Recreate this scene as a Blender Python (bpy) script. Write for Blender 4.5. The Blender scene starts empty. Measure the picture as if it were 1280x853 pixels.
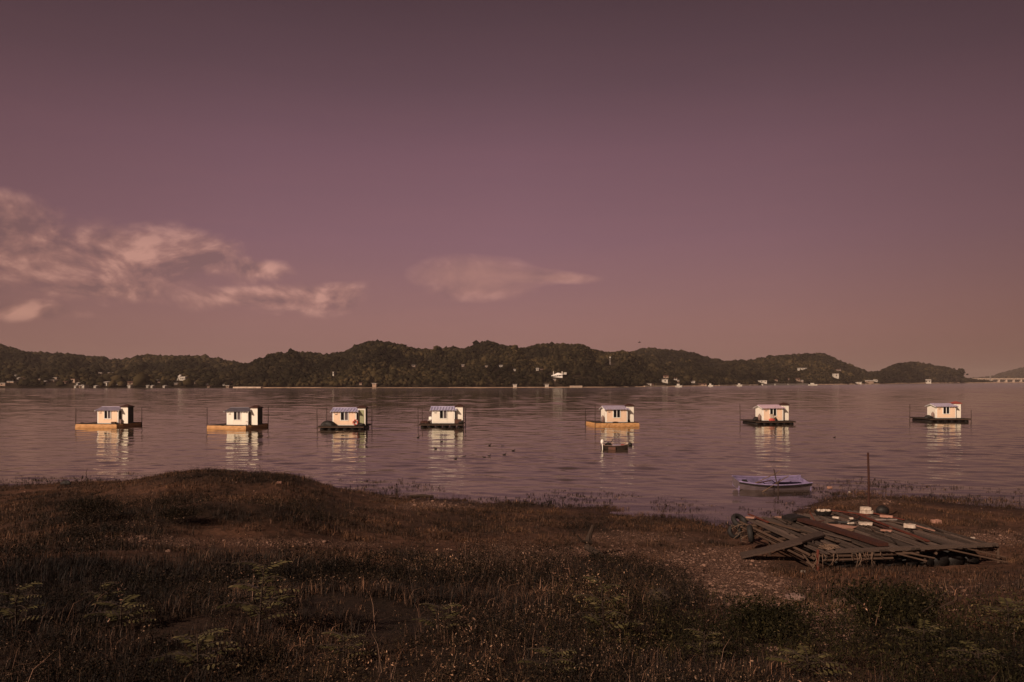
import bpy, math, random
import numpy as np
from mathutils import Vector, Matrix
R = math.radians
random.seed(7); rng = np.random.default_rng(11)
scene = bpy.context.scene
COL = scene.collection

# ------------------------------------------------------------------ camera, sky, sun, exposure
F = 995.0; HZ = 476.0; EYE = 5.8          # focal length in photo pixels, horizon row, eye height above the water
cd = bpy.data.cameras.new('camera'); cam = bpy.data.objects.new('camera', cd); COL.objects.link(cam)
cd.sensor_width = 36; cd.lens = 36*F/1280; cd.shift_y = (HZ-426.5)/1280
cd.clip_start = .1; cd.clip_end = 12000
cam.location = (0, 0, EYE); cam.rotation_euler = (R(90), 0, 0)
scene.camera = cam
scene.view_settings.view_transform = 'Standard'; scene.view_settings.look = 'None'
scene.view_settings.exposure = 0.0; scene.view_settings.gamma = 1.0
scene.view_settings.use_curve_mapping = False
SUN_EL = R(31); SUN_AZ = R(218)           # compass: from +Y clockwise -> behind the camera, to the left
to_sun = Vector((math.sin(SUN_AZ)*math.cos(SUN_EL), math.cos(SUN_AZ)*math.cos(SUN_EL), math.sin(SUN_EL)))
sd = bpy.data.lights.new('sun', 'SUN'); sun = bpy.data.objects.new('sun', sd); COL.objects.link(sun)
sd.energy = 4.5; sd.angle = R(.5); sd.color = (1.0, .77, .57)
sun.rotation_euler = to_sun.to_track_quat('Z', 'Y').to_euler(); sun.location = (-60, -60, 60)

def s2l(c):
    return tuple((x/255/12.92 if x/255 <= .04045 else ((x/255+.055)/1.055)**2.4) for x in c)

class NT:                                   # small node-tree helper
    def __init__(s, tree): s.t = tree; s.n = tree.nodes; s.l = tree.links
    def new(s, typ, **kw):
        nd = s.n.new(typ)
        for k, v in kw.items(): setattr(nd, k, v)
        return nd
    def put(s, sock, val):
        if val is None: return
        if isinstance(val, bpy.types.NodeSocket): s.l.new(val, sock)
        else: sock.default_value = val
    def math(s, op, a, b=None, c=None, clamp=False):
        nd = s.new('ShaderNodeMath', operation=op, use_clamp=clamp)
        s.put(nd.inputs[0], a); s.put(nd.inputs[1], b); s.put(nd.inputs[2], c)
        return nd.outputs[0]
    def ramp(s, fac, stops, interp='LINEAR'):
        nd = s.new('ShaderNodeValToRGB'); cr = nd.color_ramp; cr.interpolation = interp
        while len(cr.elements) < len(stops): cr.elements.new(.5)
        for e, (p, c) in zip(cr.elements, stops):
            e.position = p; e.color = (*c[:3], 1) if not isinstance(c, (int, float)) else (c, c, c, 1)
        s.put(nd.inputs[0], fac); return nd.outputs[0]
    def mix(s, fac, a, b, blend='MIX'):
        nd = s.new('ShaderNodeMix', data_type='RGBA', blend_type=blend)
        s.put(nd.inputs[0], fac)
        s.put(nd.inputs[6], (*a[:3], 1) if isinstance(a, tuple) else a)
        s.put(nd.inputs[7], (*b[:3], 1) if isinstance(b, tuple) else b)
        return nd.outputs[2]
    def noise(s, vec, scale, detail=4, rough=.5, dist=0.0):
        nd = s.new('ShaderNodeTexNoise'); s.put(nd.inputs['Vector'], vec)
        nd.inputs['Scale'].default_value = scale; nd.inputs['Detail'].default_value = detail
        nd.inputs['Roughness'].default_value = rough; nd.inputs['Distortion'].default_value = dist
        return nd.outputs['Fac']
    def mapping(s, vec, scale=(1, 1, 1), loc=(0, 0, 0), rot=(0, 0, 0)):
        nd = s.new('ShaderNodeMapping'); s.put(nd.inputs['Vector'], vec)
        nd.inputs['Scale'].default_value = scale; nd.inputs['Location'].default_value = loc
        nd.inputs['Rotation'].default_value = rot
        return nd.outputs[0]

world = bpy.data.worlds.new('World'); scene.world = world; world.use_nodes = True
w = NT(world.node_tree); w.n.clear()
SKY_STRENGTH = .1
tc = w.new('ShaderNodeTexCoord'); sp = w.new('ShaderNodeSeparateXYZ'); w.l.new(tc.outputs['Generated'], sp.inputs[0])
az = w.math('ARCTAN2', sp.outputs[0], sp.outputs[1])
el = w.math('ARCSINE', sp.outputs[2])
elp = w.math('MAXIMUM', sp.outputs[2], 0.0)
grad = w.ramp(elp, [(0.0, s2l((152, 112, 104))), (.07, s2l((150, 109, 106))), (.17, s2l((134, 97, 106))),
                    (.27, s2l((119, 85, 95))), (.35, s2l((95, 69, 76))), (.44, s2l((72, 52, 56))), (.70, s2l((30, 22, 25))), (1, s2l((20, 15, 17)))])
azf = w.ramp(w.math('MULTIPLY_ADD', az, 1/(2*math.pi), .5),
             [(0, .20), (.25, .40), (.41, (.80, .79, .76)), (.45, .95), (.50, 1.0), (.55, (.87, .87, .84)), (.595, (.60, .59, .53)), (.75, .28), (1, .20)])
base = w.mix(1.0, grad, azf, 'MULTIPLY')
# clouds live in the sky itself, placed by direction (azimuth, elevation)
cxy = w.new('ShaderNodeCombineXYZ'); w.l.new(az, cxy.inputs[0]); w.l.new(el, cxy.inputs[1])
def px_dir(px, py):
    u = (px-640)/F; v = (HZ-py)/F
    return math.atan(u), math.atan(v/math.hypot(1, u))
n_c = w.mapping(cxy.outputs[0], (10, 17, 1), rot=(0, 0, R(-6)))
fb = w.noise(n_c, 1.15, 9, .56, .35)
fb2 = w.noise(w.mapping(cxy.outputs[0], (10, 17, 1), (-.10, .17, 0), (0, 0, R(-6))), 1.15, 9, .56, .35)
wx = w.noise(w.mapping(cxy.outputs[0], (5, 12, 1), (3, 7, 0)), 1.6, 3)
wsx = w.math('MULTIPLY_ADD', wx, .07, -.035)
azw = w.math('ADD', az, wsx); elw = w.math('MULTIPLY_ADD', wsx, .45, el)
def blobs(lst, azw=azw, elw=elw):
    acc = None
    for (px, py, rx, ry) in lst:
        a, e = px_dir(px, py)
        dx = w.math('MULTIPLY', w.math('SUBTRACT', azw, a), F/rx*.93)
        dy = w.math('MULTIPLY', w.math('SUBTRACT', elw, e), F/ry*.93)
        d2 = w.math('ADD', w.math('POWER', w.math('ABSOLUTE', dx), 2.0), w.math('POWER', w.math('ABSOLUTE', dy), 2.0))
        m = w.math('SUBTRACT', 1.0, w.math('MULTIPLY', d2, .6), clamp=True)
        acc = m if acc is None else w.math('MAXIMUM', acc, m)
    return acc
m1 = blobs([(-20, 285, 90, 40), (60, 318, 100, 42), (150, 322, 105, 40), (235, 322, 85, 32), (320, 335, 42, 20), (140, 360, 80, 22),
            (30, 386, 62, 15), (330, 374, 105, 19), (430, 370, 42, 17), (-120, 330, 120, 60)])
m2 = blobs([(592, 344, 64, 20), (600, 357, 56, 17), (645, 347, 55, 11), (692, 348, 50, 7)], w.math('MULTIPLY_ADD', wsx, .3, az), w.math('MULTIPLY_ADD', wsx, .2, el))
c1 = w.math('MULTIPLY', w.math('SMOOTH_MIN', w.math('MULTIPLY', w.math('ADD', w.math('MULTIPLY_ADD', m1, .80, -.40), w.math('MULTIPLY_ADD', fb, 1.5, -.62)), 2.6, clamp=True), 1.0, .2), m1, clamp=True)
c2 = w.math('MULTIPLY', w.math('POWER', m2, 1.1), w.math('MULTIPLY_ADD', fb, .3, .85), clamp=True)
dens = w.math('MAXIMUM', c1, c2, clamp=True)
lit = w.math('MULTIPLY_ADD', w.math('SUBTRACT', fb, fb2), w.math('MULTIPLY_ADD', m2, -4.0, 5.0), .45, clamp=True)
ccol = w.ramp(lit, [(0, s2l((132, 98, 98))), (.5, s2l((172, 125, 116))), (1, s2l((222, 165, 148)))])
ccol = w.mix(1.0, ccol, azf, 'MULTIPLY')
st = w.noise(w.mapping(cxy.outputs[0], (2, 22, 1), rot=(0, 0, R(5))), 2.2, 6, .6, .6)
base2 = w.mix(w.math('MULTIPLY_ADD', st, .7, -.28, clamp=True), base, w.mix(1.0, base, (1.16, 1.1, 1.04), 'MULTIPLY'))
skyc = w.mix(w.math('MULTIPLY', dens, .9), base2, ccol)
ns = w.new('ShaderNodeTexSky', sky_type='NISHITA'); ns.sun_disc = False
ns.sun_elevation = SUN_EL; ns.sun_rotation = SUN_AZ; ns.dust_density = 2.5
nish = w.mix(1.0, ns.outputs[0], (.12, .05, .05), 'MULTIPLY')
sc_ = w.mix(1.0, skyc, (8.6, 8.6, 8.6), 'MULTIPLY')
tot = w.mix(1.0, sc_, nish, 'ADD')
bg = w.new('ShaderNodeBackground'); bg.inputs['Strength'].default_value = SKY_STRENGTH
w.l.new(tot, bg.inputs['Color'])
wo = w.new('ShaderNodeOutputWorld'); w.l.new(bg.outputs[0], wo.inputs['Surface'])
HAZE = True

# ------------------------------------------------------------------ materials
def mat(name, c1, c2=None, scale=4.0, rough=.8, bump=0.0, bscale=None, stretch=(1, 1, 1), metal=0.0, spec=.3, island=0.0, detail=5):
    m = bpy.data.materials.new(name); m.use_nodes = True
    t = NT(m.node_tree); b = t.n['Principled BSDF']
    c2 = c2 or tuple(x*.7 for x in c1)
    tcn = t.new('ShaderNodeTexCoord'); v = t.mapping(tcn.outputs['Object'], stretch)
    n = t.noise(v, scale, detail, .6)
    f = t.math('MULTIPLY_ADD', n, 2.2, -.6, clamp=True)
    if island:
        g = t.new('ShaderNodeNewGeometry')
        f = t.math('ADD', t.math('MULTIPLY', f, 1-island), t.math('MULTIPLY', g.outputs['Random Per Island'], island), clamp=True)
    t.l.new(t.mix(f, c2, c1), b.inputs['Base Color'])
    b.inputs['Roughness'].default_value = rough; b.inputs['Metallic'].default_value = metal
    b.inputs['Specular IOR Level'].default_value = spec
    if bump:
        bn = t.new('ShaderNodeBump'); bn.inputs['Strength'].default_value = 1; bn.inputs['Distance'].default_value = bump
        t.l.new(t.noise(v, bscale or scale*2, 5, .6), bn.inputs['Height']); t.l.new(bn.outputs[0], b.inputs['Normal'])
    return m
def leafmat(name, stops, rough=.7, spec=.25, ns=.45, var=0.0):          # colour picked per leaf, blade or crown
    m = bpy.data.materials.new(name); m.use_nodes = True
    t = NT(m.node_tree); b = t.n['Principled BSDF']
    g = t.new('ShaderNodeNewGeometry'); tcn = t.new('ShaderNodeTexCoord')
    n = t.noise(tcn.outputs['Object'], ns, 4, .6)
    f = t.math('ADD', g.outputs['Random Per Island'], t.math('MULTIPLY_ADD', n, .7, -.35), clamp=True)
    c = t.ramp(f, stops)
    if var:                                            # whole drifts of paler and darker plants
        q = t.noise(tcn.outputs['Object'], var, 5, .6, .5); k = t.ramp(q, [(.36, (.42, .42, .44)), (.5, (.9, .88, .85)), (.63, (1.75, 1.6, 1.45))])
        c = t.mix(1.0, c, k, 'MULTIPLY')
    t.l.new(c, b.inputs['Base Color'])
    b.inputs['Roughness'].default_value = rough; b.inputs['Specular IOR Level'].default_value = spec
    return m
M = {}
M['panel_peach'] = mat('panel_peach', (.86, .62, .46), (.76, .54, .40), 1.5, .6)
M['panel_white'] = mat('panel_white', (.86, .80, .72), (.78, .71, .62), 1.5, .6)
M['trim'] = mat('white_trim', (.86, .84, .80), (.76, .73, .69), 3, .5)
M['dark_wood'] = mat('dark_wet_wood', (.045, .028, .02), (.018, .011, .009), 6, .85, .01, stretch=(1, 6, 6))
M['shade_panel'] = mat('shade_panel', (.06, .05, .045), (.035, .03, .028), 2, .7)  # wall colour with shade painted in, for sides turned from the sun
M['tan_tarp'] = mat('tan_tarp', (.62, .34, .15), (.34, .16, .06), 4.5, .65, .06, 4, stretch=(.5, 1, 2))
M['black'] = mat('black_plastic', (.02, .016, .015), (.01, .008, .008), 5, .6)
M['glass'] = mat('dark_glass', (.012, .010, .012), (.006, .006, .008), 2, .08, spec=.5)
M['curtain'] = mat('grey_curtain', (.16, .12, .13), (.05, .04, .045), 20, .8, stretch=(1, .1, .05))
M['roof_lilac'] = mat('lilac_roof', (.40, .34, .44), (.25, .21, .29), 2, .45)
M['roof_grey'] = mat('grey_roof', (.17, .15, .18), (.11, .095, .12), 2, .5)
M['roof_blue'] = mat('violet_blue_roof', (.50, .46, .62), (.30, .27, .42), 2, .4)
M['roof_pink'] = mat('faded_pink_roof', (.50, .36, .44), (.38, .27, .33), 2, .5)
M['shed_roof'] = mat('brown_shed_roof', (.07, .025, .018), (.035, .016, .012), 3, .7)
M['shed_red'] = mat('red_shed_roof', (.38, .08, .06), (.22, .05, .04), 3, .6)
M['shed_green'] = mat('grey_green_door', (.36, .36, .22), (.28, .28, .17), 2, .6)
M['pole'] = mat('dark_pole', (.05, .028, .022), (.025, .015, .012), 8, .8)
M['rust'] = mat('rusty_metal', (.15, .035, .020), (.07, .018, .012), 9, .8, .004)
M['rust_dark'] = mat('dark_rust', (.06, .018, .012), (.03, .012, .009), 9, .8, .004)
M['deckwood'] = mat('weathered_planks', (.15, .10, .082), (.009, .0065, .005), 9, .85, .008, 20, (6, .8, 6), island=.6)
M['plank_dark'] = mat('dark_gangplank', (.085, .052, .042), (.022, .014, .011), 7, .85, .008, 20, (1, 6, 6))
M['oldwood'] = mat('old_pole_wood', (.12, .070, .048), (.04, .024, .018), 6, .85, .006, 16, (1, 1, 1), island=.4)
M['foam'] = mat('white_foam', (.66, .55, .47), (.34, .25, .20), 6, .8, .01)
M['foam_dirty'] = mat('dirty_foam', (.42, .22, .17), (.28, .14, .10), 6, .9, .01)
M['rubber'] = mat('tyre_rubber', (.018, .014, .013), (.010, .008, .008), 10, .75, .006, spec=.4)
M['lilac_paint'] = mat('lilac_boat_paint', (.31, .24, .42), (.15, .115, .21), 3, .55, .003)
M['lilac_dark'] = mat('worn_lilac_lining', (.17, .13, .25), (.07, .055, .09), 5, .7, .004)
M['boat_white'] = mat('dirty_white_hull', (.16, .12, .14), (.08, .055, .06), 3, .6, .004, stretch=(1, 1, 4))
M['oar'] = mat('oar_wood', (.20, .125, .08), (.11, .065, .045), 8, .7)
M['motor_white'] = mat('white_cowling', (.85, .80, .76), (.8, .74, .7), 3, .3)
M['red'] = mat('faded_red', (.55, .10, .08), (.38, .07, .06), 5, .6)
M['cyl'] = mat('grey_brown_steel', (.26, .17, .15), (.15, .09, .08), 5, .5)
M['duck'] = mat('duck_feathers', (.022, .016, .014), (.012, .009, .009), 12, .6)
M['stone'] = mat('bank_stones', (.24, .135, .10), (.06, .034, .027), 3, .9, .01, island=.7)
M['concrete'] = mat('pale_concrete', (.55, .42, .33), (.42, .31, .25), .2, .85)
M['sand'] = mat('pale_sand', (.50, .33, .23), (.30, .19, .13), .1, .95)
M['hw'] = mat('house_white', (.62, .56, .50), (.42, .37, .33), .4, .7)
M['hc'] = mat('house_cream', (.36, .25, .19), (.26, .18, .14), .4, .8)
M['hg'] = mat('house_grey', (.30, .22, .19), (.22, .16, .14), .4, .8)
M['hroof'] = mat('house_roof_brown', (.13, .06, .045), (.08, .04, .03), .4, .8)
M['hroofw'] = mat('house_roof_pale', (.55, .48, .44), (.34, .29, .27), .4, .6)
M['steel'] = mat('weathered_steel', (.30, .25, .23), (.18, .14, .13), 1, .5)
M['bark'] = mat('bark', (.05, .03, .022), (.025, .016, .012), 8, .9)
M['rope'] = mat('frayed_rope', (.22, .14, .10), (.10, .06, .04), 30, .9)
M['forest'] = leafmat('forest_crowns', [(0, (.006, .0055, .003)), (.35, (.013, .011, .0062)), (.7, (.025, .020, .011)), (1, (.046, .034, .018))], .9, .03, .012, var=0.006)
M['hill'] = mat('hill_ground', (.040, .027, .017), (.018, .013, .009), .02, .95, spec=.05)
M['grass_dark'] = leafmat('dark_grass', [(0, (.005, .0033, .0028)), (.45, (.013, .0082, .0062)), (.78, (.036, .020, .0135)), (.93, (.085, .047, .031)), (1, (.19, .105, .07))], var=0.33)
M['grass_brown'] = leafmat('brown_grass', [(0, (.016, .0090, .0060)), (.5, (.044, .022, .013)), (.85, (.088, .043, .025)), (1, (.15, .08, .048))], var=0.4)
M['weed'] = leafmat('weed_leaves', [(0, (.004, .0032, .0028)), (.45, (.011, .0080, .0058)), (.80, (.025, .018, .011)), (.955, (.055, .033, .020)), (.985, (.15, .09, .06)), (1, (.27, .17, .12))], .75, .1, var=0.33)
M['weed_green'] = leafmat('green_weed_leaves', [(0, (.007, .006, .003)), (.5, (.016, .013, .0055)), (.85, (.030, .025, .009)), (1, (.08, .06, .03))], .75, .1, var=0.4)
M['dry'] = leafmat('dry_seed_heads', [(0, (.022, .012, .009)), (.5, (.070, .038, .027)), (.9, (.16, .09, .065)), (1, (.32, .20, .15))], var=0.5)
M['sap'] = leafmat('sapling_leaves', [(0, (.03, .025, .010)), (.5, (.060, .050, .020)), (.9, (.11, .085, .04)), (1, (.22, .15, .09))], .45, .4)

# ------------------------------------------------------------------ mesh helpers
class MB:
    def __init__(s): s.v = []; s.f = []
    def add(s, vs, fs):
        o = len(s.v); s.v += [tuple(p) for p in vs]; s.f += [tuple(i+o for i in f) for f in fs]; return s
    def box(s, c, size, rot=None):
        hx, hy, hz = size[0]/2, size[1]/2, size[2]/2
        vs = [Vector((x*hx, y*hy, z*hz)) for x in (-1, 1) for y in (-1, 1) for z in (-1, 1)]
        if rot is not None: vs = [rot @ p for p in vs]
        vs = [p + Vector(c) for p in vs]
        return s.add(vs, [(0, 1, 3, 2), (4, 6, 7, 5), (0, 4, 5, 1), (2, 3, 7, 6), (0, 2, 6, 4), (1, 5, 7, 3)])
    def hexa(s, low, high):                # 4 low corners, 4 high corners (ccw from above)
        return s.add(list(low)+list(high), [(3, 2, 1, 0), (4, 5, 6, 7), (0, 1, 5, 4), (1, 2, 6, 5), (2, 3, 7, 6), (3, 0, 4, 7)])
    def loft(s, path, rad, n=8, cap=True, sy=1.0, up=Vector((0, 0, 1))):
        path = [Vector(p) for p in path]; rings = []
        for i, p in enumerate(path):
            a = path[max(i-1, 0)]; b = path[min(i+1, len(path)-1)]
            t = (b-a).normalized(); u = up if abs(t.dot(up)) < .95 else Vector((0, 1, 0))
            side = t.cross(u).normalized(); uu = side.cross(t).normalized(); r = rad[i] if hasattr(rad, '__len__') else rad
            rings.append([p + side*math.cos(2*math.pi*k/n)*r*sy + uu*math.sin(2*math.pi*k/n)*r for k in range(n)])
        vs = [q for r_ in rings for q in r_]; fs = []
        for i in range(len(path)-1):
            for k in range(n):
                a = i*n+k; b = i*n+(k+1) % n; fs.append((a, b, b+n, a+n))
        if cap: fs.append(tuple(range(n-1, -1, -1))); fs.append(tuple(range((len(path)-1)*n, len(path)*n)))
        return s.add(vs, fs)
    def tube(s, a, b, r, r2=None, n=7): return s.loft([a, b], [r, r if r2 is None else r2], n)
    def torus(s, c, R0, r, axis, n=20, m=8):
        q = Vector(axis).to_track_quat('Z', 'Y'); vs = []; fs = []
        for i in range(n):
            a = 2*math.pi*i/n
            for j in range(m):
                b = 2*math.pi*j/m; rr = R0 + r*math.cos(b)
                vs.append(Vector(c) + q @ Vector((rr*math.cos(a), rr*math.sin(a), r*1.15*math.sin(b))))
        for i in range(n):
            for j in range(m):
                fs.append((i*m+j, ((i+1) % n)*m+j, ((i+1) % n)*m+(j+1) % m, i*m+(j+1) % m))
        return s.add(vs, fs)
    def prism_x(s, prof, x0, x1):          # prof: (y, z) polygon
        n = len(prof); vs = [(x0, y, z) for y, z in prof] + [(x1, y, z) for y, z in prof]
        return s.add(vs, [tuple(range(n)), tuple(range(2*n-1, n-1, -1))] + [(i, i+n, (i+1) % n+n, (i+1) % n) for i in range(n)])
    def lump(s, c, size, seed=0, rough=.18, nu=12, nv=8, flat=None):
        r_ = random.Random(seed); vs = []; fs = []
        ph = [r_.uniform(0, 6.28) for _ in range(6)]
        for j in range(nv+1):
            th = math.pi*j/nv
            for i in range(nu):
                a = 2*math.pi*i/nu
                k = 1 + rough*(math.sin(3*a+ph[0]+th)+math.sin(5*a+ph[1]-2*th)*.6+math.sin(4*th+ph[2])*.6)*math.sin(th)
                p = [size[0]*math.sin(th)*math.cos(a)*k, size[1]*math.sin(th)*math.sin(a)*k, size[2]*math.cos(th)*(1+rough*.5*math.sin(3*a+ph[3])*math.sin(th))]
                if flat is not None: p[2] = max(p[2], flat)
                vs.append((c[0]+p[0], c[1]+p[1], c[2]+p[2]))
        for j in range(nv):
            for i in range(nu):
                fs.append((j*nu+i, (j+1)*nu+i, (j+1)*nu+(i+1) % nu, j*nu+(i+1) % nu))
        return s.add(vs, fs)
    def build(s, name, m, parent=None, smooth=False, loc=None):
        me = bpy.data.meshes.new(name); me.from_pydata(s.v, [], s.f); me.update()
        if smooth: me.polygons.foreach_set('use_smooth', [True]*len(me.polygons))
        me.materials.append(m if not isinstance(m, str) else M[m])
        o = bpy.data.objects.new(name, me); COL.objects.link(o)
        if parent is not None: o.parent = parent
        if loc is not None: o.location = loc
        return o
def tag(o, label=None, cat=None, group=None, kind=None):
    for k, v in (('label', label), ('category', cat), ('group', group), ('kind', kind)):
        if v: o[k] = v
    return o
def thing(name, loc, label, cat, group=None, rz=0.0):
    o = bpy.data.objects.new(name, None); COL.objects.link(o); o.empty_display_size = .2
    o.location = loc; o.rotation_euler = (0, 0, rz); return tag(o, label, cat, group)
def raw_mesh(name, V, T, m, smooth=False):
    me = bpy.data.meshes.new(name); V = np.asarray(V, np.float32); T = np.asarray(T, np.int32)
    me.vertices.add(len(V)); me.vertices.foreach_set('co', V.ravel())
    k = T.shape[1]; me.loops.add(T.size); me.loops.foreach_set('vertex_index', T.ravel())
    me.polygons.add(len(T)); me.polygons.foreach_set('loop_start', np.arange(0, T.size, k, dtype=np.int32))
    me.polygons.foreach_set('loop_total', np.full(len(T), k, np.int32))
    if smooth: me.polygons.foreach_set('use_smooth', np.ones(len(T), bool))
    me.update(calc_edges=True); me.validate(); me.materials.append(m)
    o = bpy.data.objects.new(name, me); COL.objects.link(o); return o
def scatter(name, temps, P, rz, sc, m, smooth=False):
    P = np.asarray(P, np.float64); n = len(P); pick = rng.integers(0, len(temps), n); VV = []; TT = []; off = 0
    sc = np.asarray(sc, float); sc = sc[:, None]*np.ones(3) if sc.ndim == 1 else sc
    for k, (tv, tf) in enumerate(temps):
        ix = np.where(pick == k)[0]
        if not len(ix): continue
        tv = np.asarray(tv, float); tf = np.asarray(tf, int)
        c, s_ = np.cos(rz[ix])[:, None], np.sin(rz[ix])[:, None]
        x = tv[None, :, 0]*sc[ix, 0:1]; y = tv[None, :, 1]*sc[ix, 1:2]; z = tv[None, :, 2]*sc[ix, 2:3]
        V = np.stack([x*c-y*s_, x*s_+y*c, z], -1) + P[ix][:, None, :]
        T = tf[None] + (np.arange(len(ix))*len(tv))[:, None, None] + off
        VV.append(V.reshape(-1, 3)); TT.append(T.reshape(-1, 3)); off += len(ix)*len(tv)
    return raw_mesh(name, np.concatenate(VV), np.concatenate(TT), m, smooth)
def hash2(ix, iy, seed):
    h = (ix.astype(np.int64)*374761393 + iy.astype(np.int64)*668265263 + seed*974711) & 0x7fffffff
    h = ((h ^ (h >> 13))*1274126177) & 0x7fffffff
    return ((h ^ (h >> 16)) & 0xffff)/65535.0
def vnoise(x, y, seed=0):
    x = np.asarray(x, float); y = np.asarray(y, float)
    ix = np.floor(x); iy = np.floor(y); fx = x-ix; fy = y-iy; fx = fx*fx*(3-2*fx); fy = fy*fy*(3-2*fy)
    a = hash2(ix, iy, seed); b = hash2(ix+1, iy, seed); c = hash2(ix, iy+1, seed); d = hash2(ix+1, iy+1, seed)
    return (a*(1-fx)+b*fx)*(1-fy)+(c*(1-fx)+d*fx)*fy
def fbm(x, y, seed=0, o=4):
    t = 0; a = .5; s_ = 0
    for k in range(o): t = t+a*vnoise(x*2**k, y*2**k, seed+k*17); s_ += a; a *= .5
    return t/s_
def sstep(a, b, x): t = np.clip((x-a)/(b-a), 0, 1); return t*t*(3-2*t)

# ------------------------------------------------------------------ the bank: heights measured along sight lines
CP = np.array([-300, 0, 120, 190, 250, 350, 450, 600, 760, 860, 910, 970, 1040, 1100, 1180, 1280, 1600], float)
SH = np.array([42, 43, 45.2, 45, 44.5, 44, 41.6, 38, 36, 33.2, 31.6, 33.5, 41.5, 42.4, 38.7, 37.2, 36], float)
DR = np.array([0, 2, 4.4, 8, 11, 13, 15, 18, 21, 24, 28, 32, 36, 40], float)
ZT = np.array([  # rows: sight-line columns CP, values at DR
 [4.15, 4.15, 4.05, 3.6, 3.15, 2.85, 2.5, 2.1, 1.75, 1.45, 1.10, .70, .42, .18],
 [4.15, 4.15, 4.05, 3.6, 3.20, 2.90, 2.6, 2.2, 1.80, 1.45, 1.05, .65, .40, .18],
 [4.15, 4.15, 4.05, 3.6, 3.25, 3.00, 2.7, 2.4, 2.15, 1.80, 1.45, 1.15, .80, .50],
 [4.15, 4.15, 4.05, 3.6, 3.20, 3.00, 2.65, 2.35, 2.30, 1.95, 1.75, 1.75, 1.45, .90],
 [4.15, 4.15, 4.05, 3.6, 3.20, 2.95, 2.60, 2.20, 2.52, 1.95, 1.80, 2.08, 1.80, 1.10],
 [4.15, 4.15, 4.05, 3.6, 3.20, 2.95, 2.50, 2.05, 2.46, 1.85, 1.65, 1.96, 1.60, .90],
 [4.15, 4.15, 4.05, 3.6, 3.20, 2.95, 2.40, 1.70, 1.55, 1.30, 1.15, 1.00, .65, .22],
 [4.15, 4.15, 4.05, 3.55, 3.10, 2.82, 2.35, 1.40, 1.15, .95, .70, .42, .15, -.25],
 [4.15, 4.15, 4.05, 3.50, 3.05, 2.70, 2.15, 1.30, 1.05, .85, .55, .28, 0, -.3],
 [4.15, 4.15, 4.05, 3.40, 2.80, 2.38, 1.95, 1.32, .95, .68, .36, .08, -.3, -.4],
 [4.15, 4.15, 4.05, 3.35, 2.72, 2.28, 1.86, 1.28, .88, .62, .28, -.03, -.3, -.4],
 [4.15, 4.15, 4.05, 3.35, 2.70, 2.25, 1.80, 1.20, .82, .62, .36, .10, -.2, -.4],
 [4.15, 4.15, 4.05, 3.35, 2.70, 2.25, 1.80, 1.15, .80, .64, .50, .36, .22, .05],
 [4.15, 4.15, 4.05, 3.35, 2.72, 2.30, 1.82, 1.15, .80, .66, .54, .42, .26, .08],
 [4.15, 4.15, 4.05, 3.40, 2.80, 2.38, 1.90, 1.18, .82, .68, .52, .34, .12, -.08],
 [4.15, 4.15, 4.05, 3.45, 2.90, 2.50, 2.00, 1.25, .85, .70, .50, .26, .05, -.2],
 [4.15, 4.15, 4.05, 3.5, 3.0, 2.6, 2.1, 1.4, 1.0, .8, .5, .25, .03, -.2]])
PXG = np.linspace(-300, 1600, 381); DG = np.linspace(0, 70, 281)
_A = np.array([np.interp(DG, np.append(DR, [44, 70]), np.append(row, [row[-1], row[-1]])) for row in ZT])
_B = np.array([np.interp(PXG, CP, _A[:, j]) for j in range(len(DG))]).T
_S = np.interp(PXG, CP, SH)[:, None]
tt = DG[None, :]-_S                                # metres beyond the shore line
_B = np.where(tt > -6, _B*np.clip(-tt/6, 0, 1)**.8*1.0 + 0, np.maximum(_B, .03*np.minimum(-tt, 8)))
_B = np.where(tt > 0, -.09*tt, _B); _B = np.maximum(_B, -1.6)
ker = np.exp(-np.linspace(-2, 2, 9)**2); ker /= ker.sum()
for _ in range(2):
    _B = np.apply_along_axis(lambda r_: np.convolve(np.pad(r_, 4, 'edge'), ker, 'valid'), 0, _B)
kd = np.exp(-np.linspace(-1.6, 1.6, 5)**2); kd /= kd.sum()
_B = np.apply_along_axis(lambda r_: np.convolve(np.pad(r_, 2, 'edge'), kd, 'valid'), 1, _B)
def gz(x, y):
    x = np.asarray(x, float); y = np.asarray(y, float)
    px = np.clip(640+F*x/np.maximum(y, 3.0), -299, 1599); d = np.clip(y, 0, 69.9)
    i = (px+300)/5; j = d/.25; i0 = np.clip(np.floor(i).astype(int), 0, 379); j0 = np.clip(np.floor(j).astype(int), 0, 279); fi = i-i0; fj = j-j0
    z = (_B[i0, j0]*(1-fi)+_B[i0+1, j0]*fi)*(1-fj)+(_B[i0, j0+1]*(1-fi)+_B[i0+1, j0+1]*fi)*fj
    n = (fbm(x/2.3, y/2.3, 3, 5)-.5)*.30*np.clip((z+.25)/1.2, .42, 1)
    return z+n+(fbm(x/9, y/5, 9, 2)-.5)*.12
def pxpy(x, y, z): y = np.maximum(y, .5); return 640+F*x/y, HZ+F*(EYE-z)/y
def Wp(px, py): d = EYE*F/(py-HZ); return Vector(((px-640)/F*d, d, 0))
def at(px, py, d): return Vector(((px-640)/F*d, d, EYE-(py-HZ)/F*d))
def G(px, py):                                       # where the sight line meets the bank
    ds = np.linspace(3, 60, 1600); u = (px-640)/F; g = gz(u*ds, ds); zr = EYE-(py-HZ)/F*ds
    k = int(np.argmax(zr <= np.maximum(g, -.0))); d = ds[k]; return Vector((u*d, d, max(float(g[k]), 0)))

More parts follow.
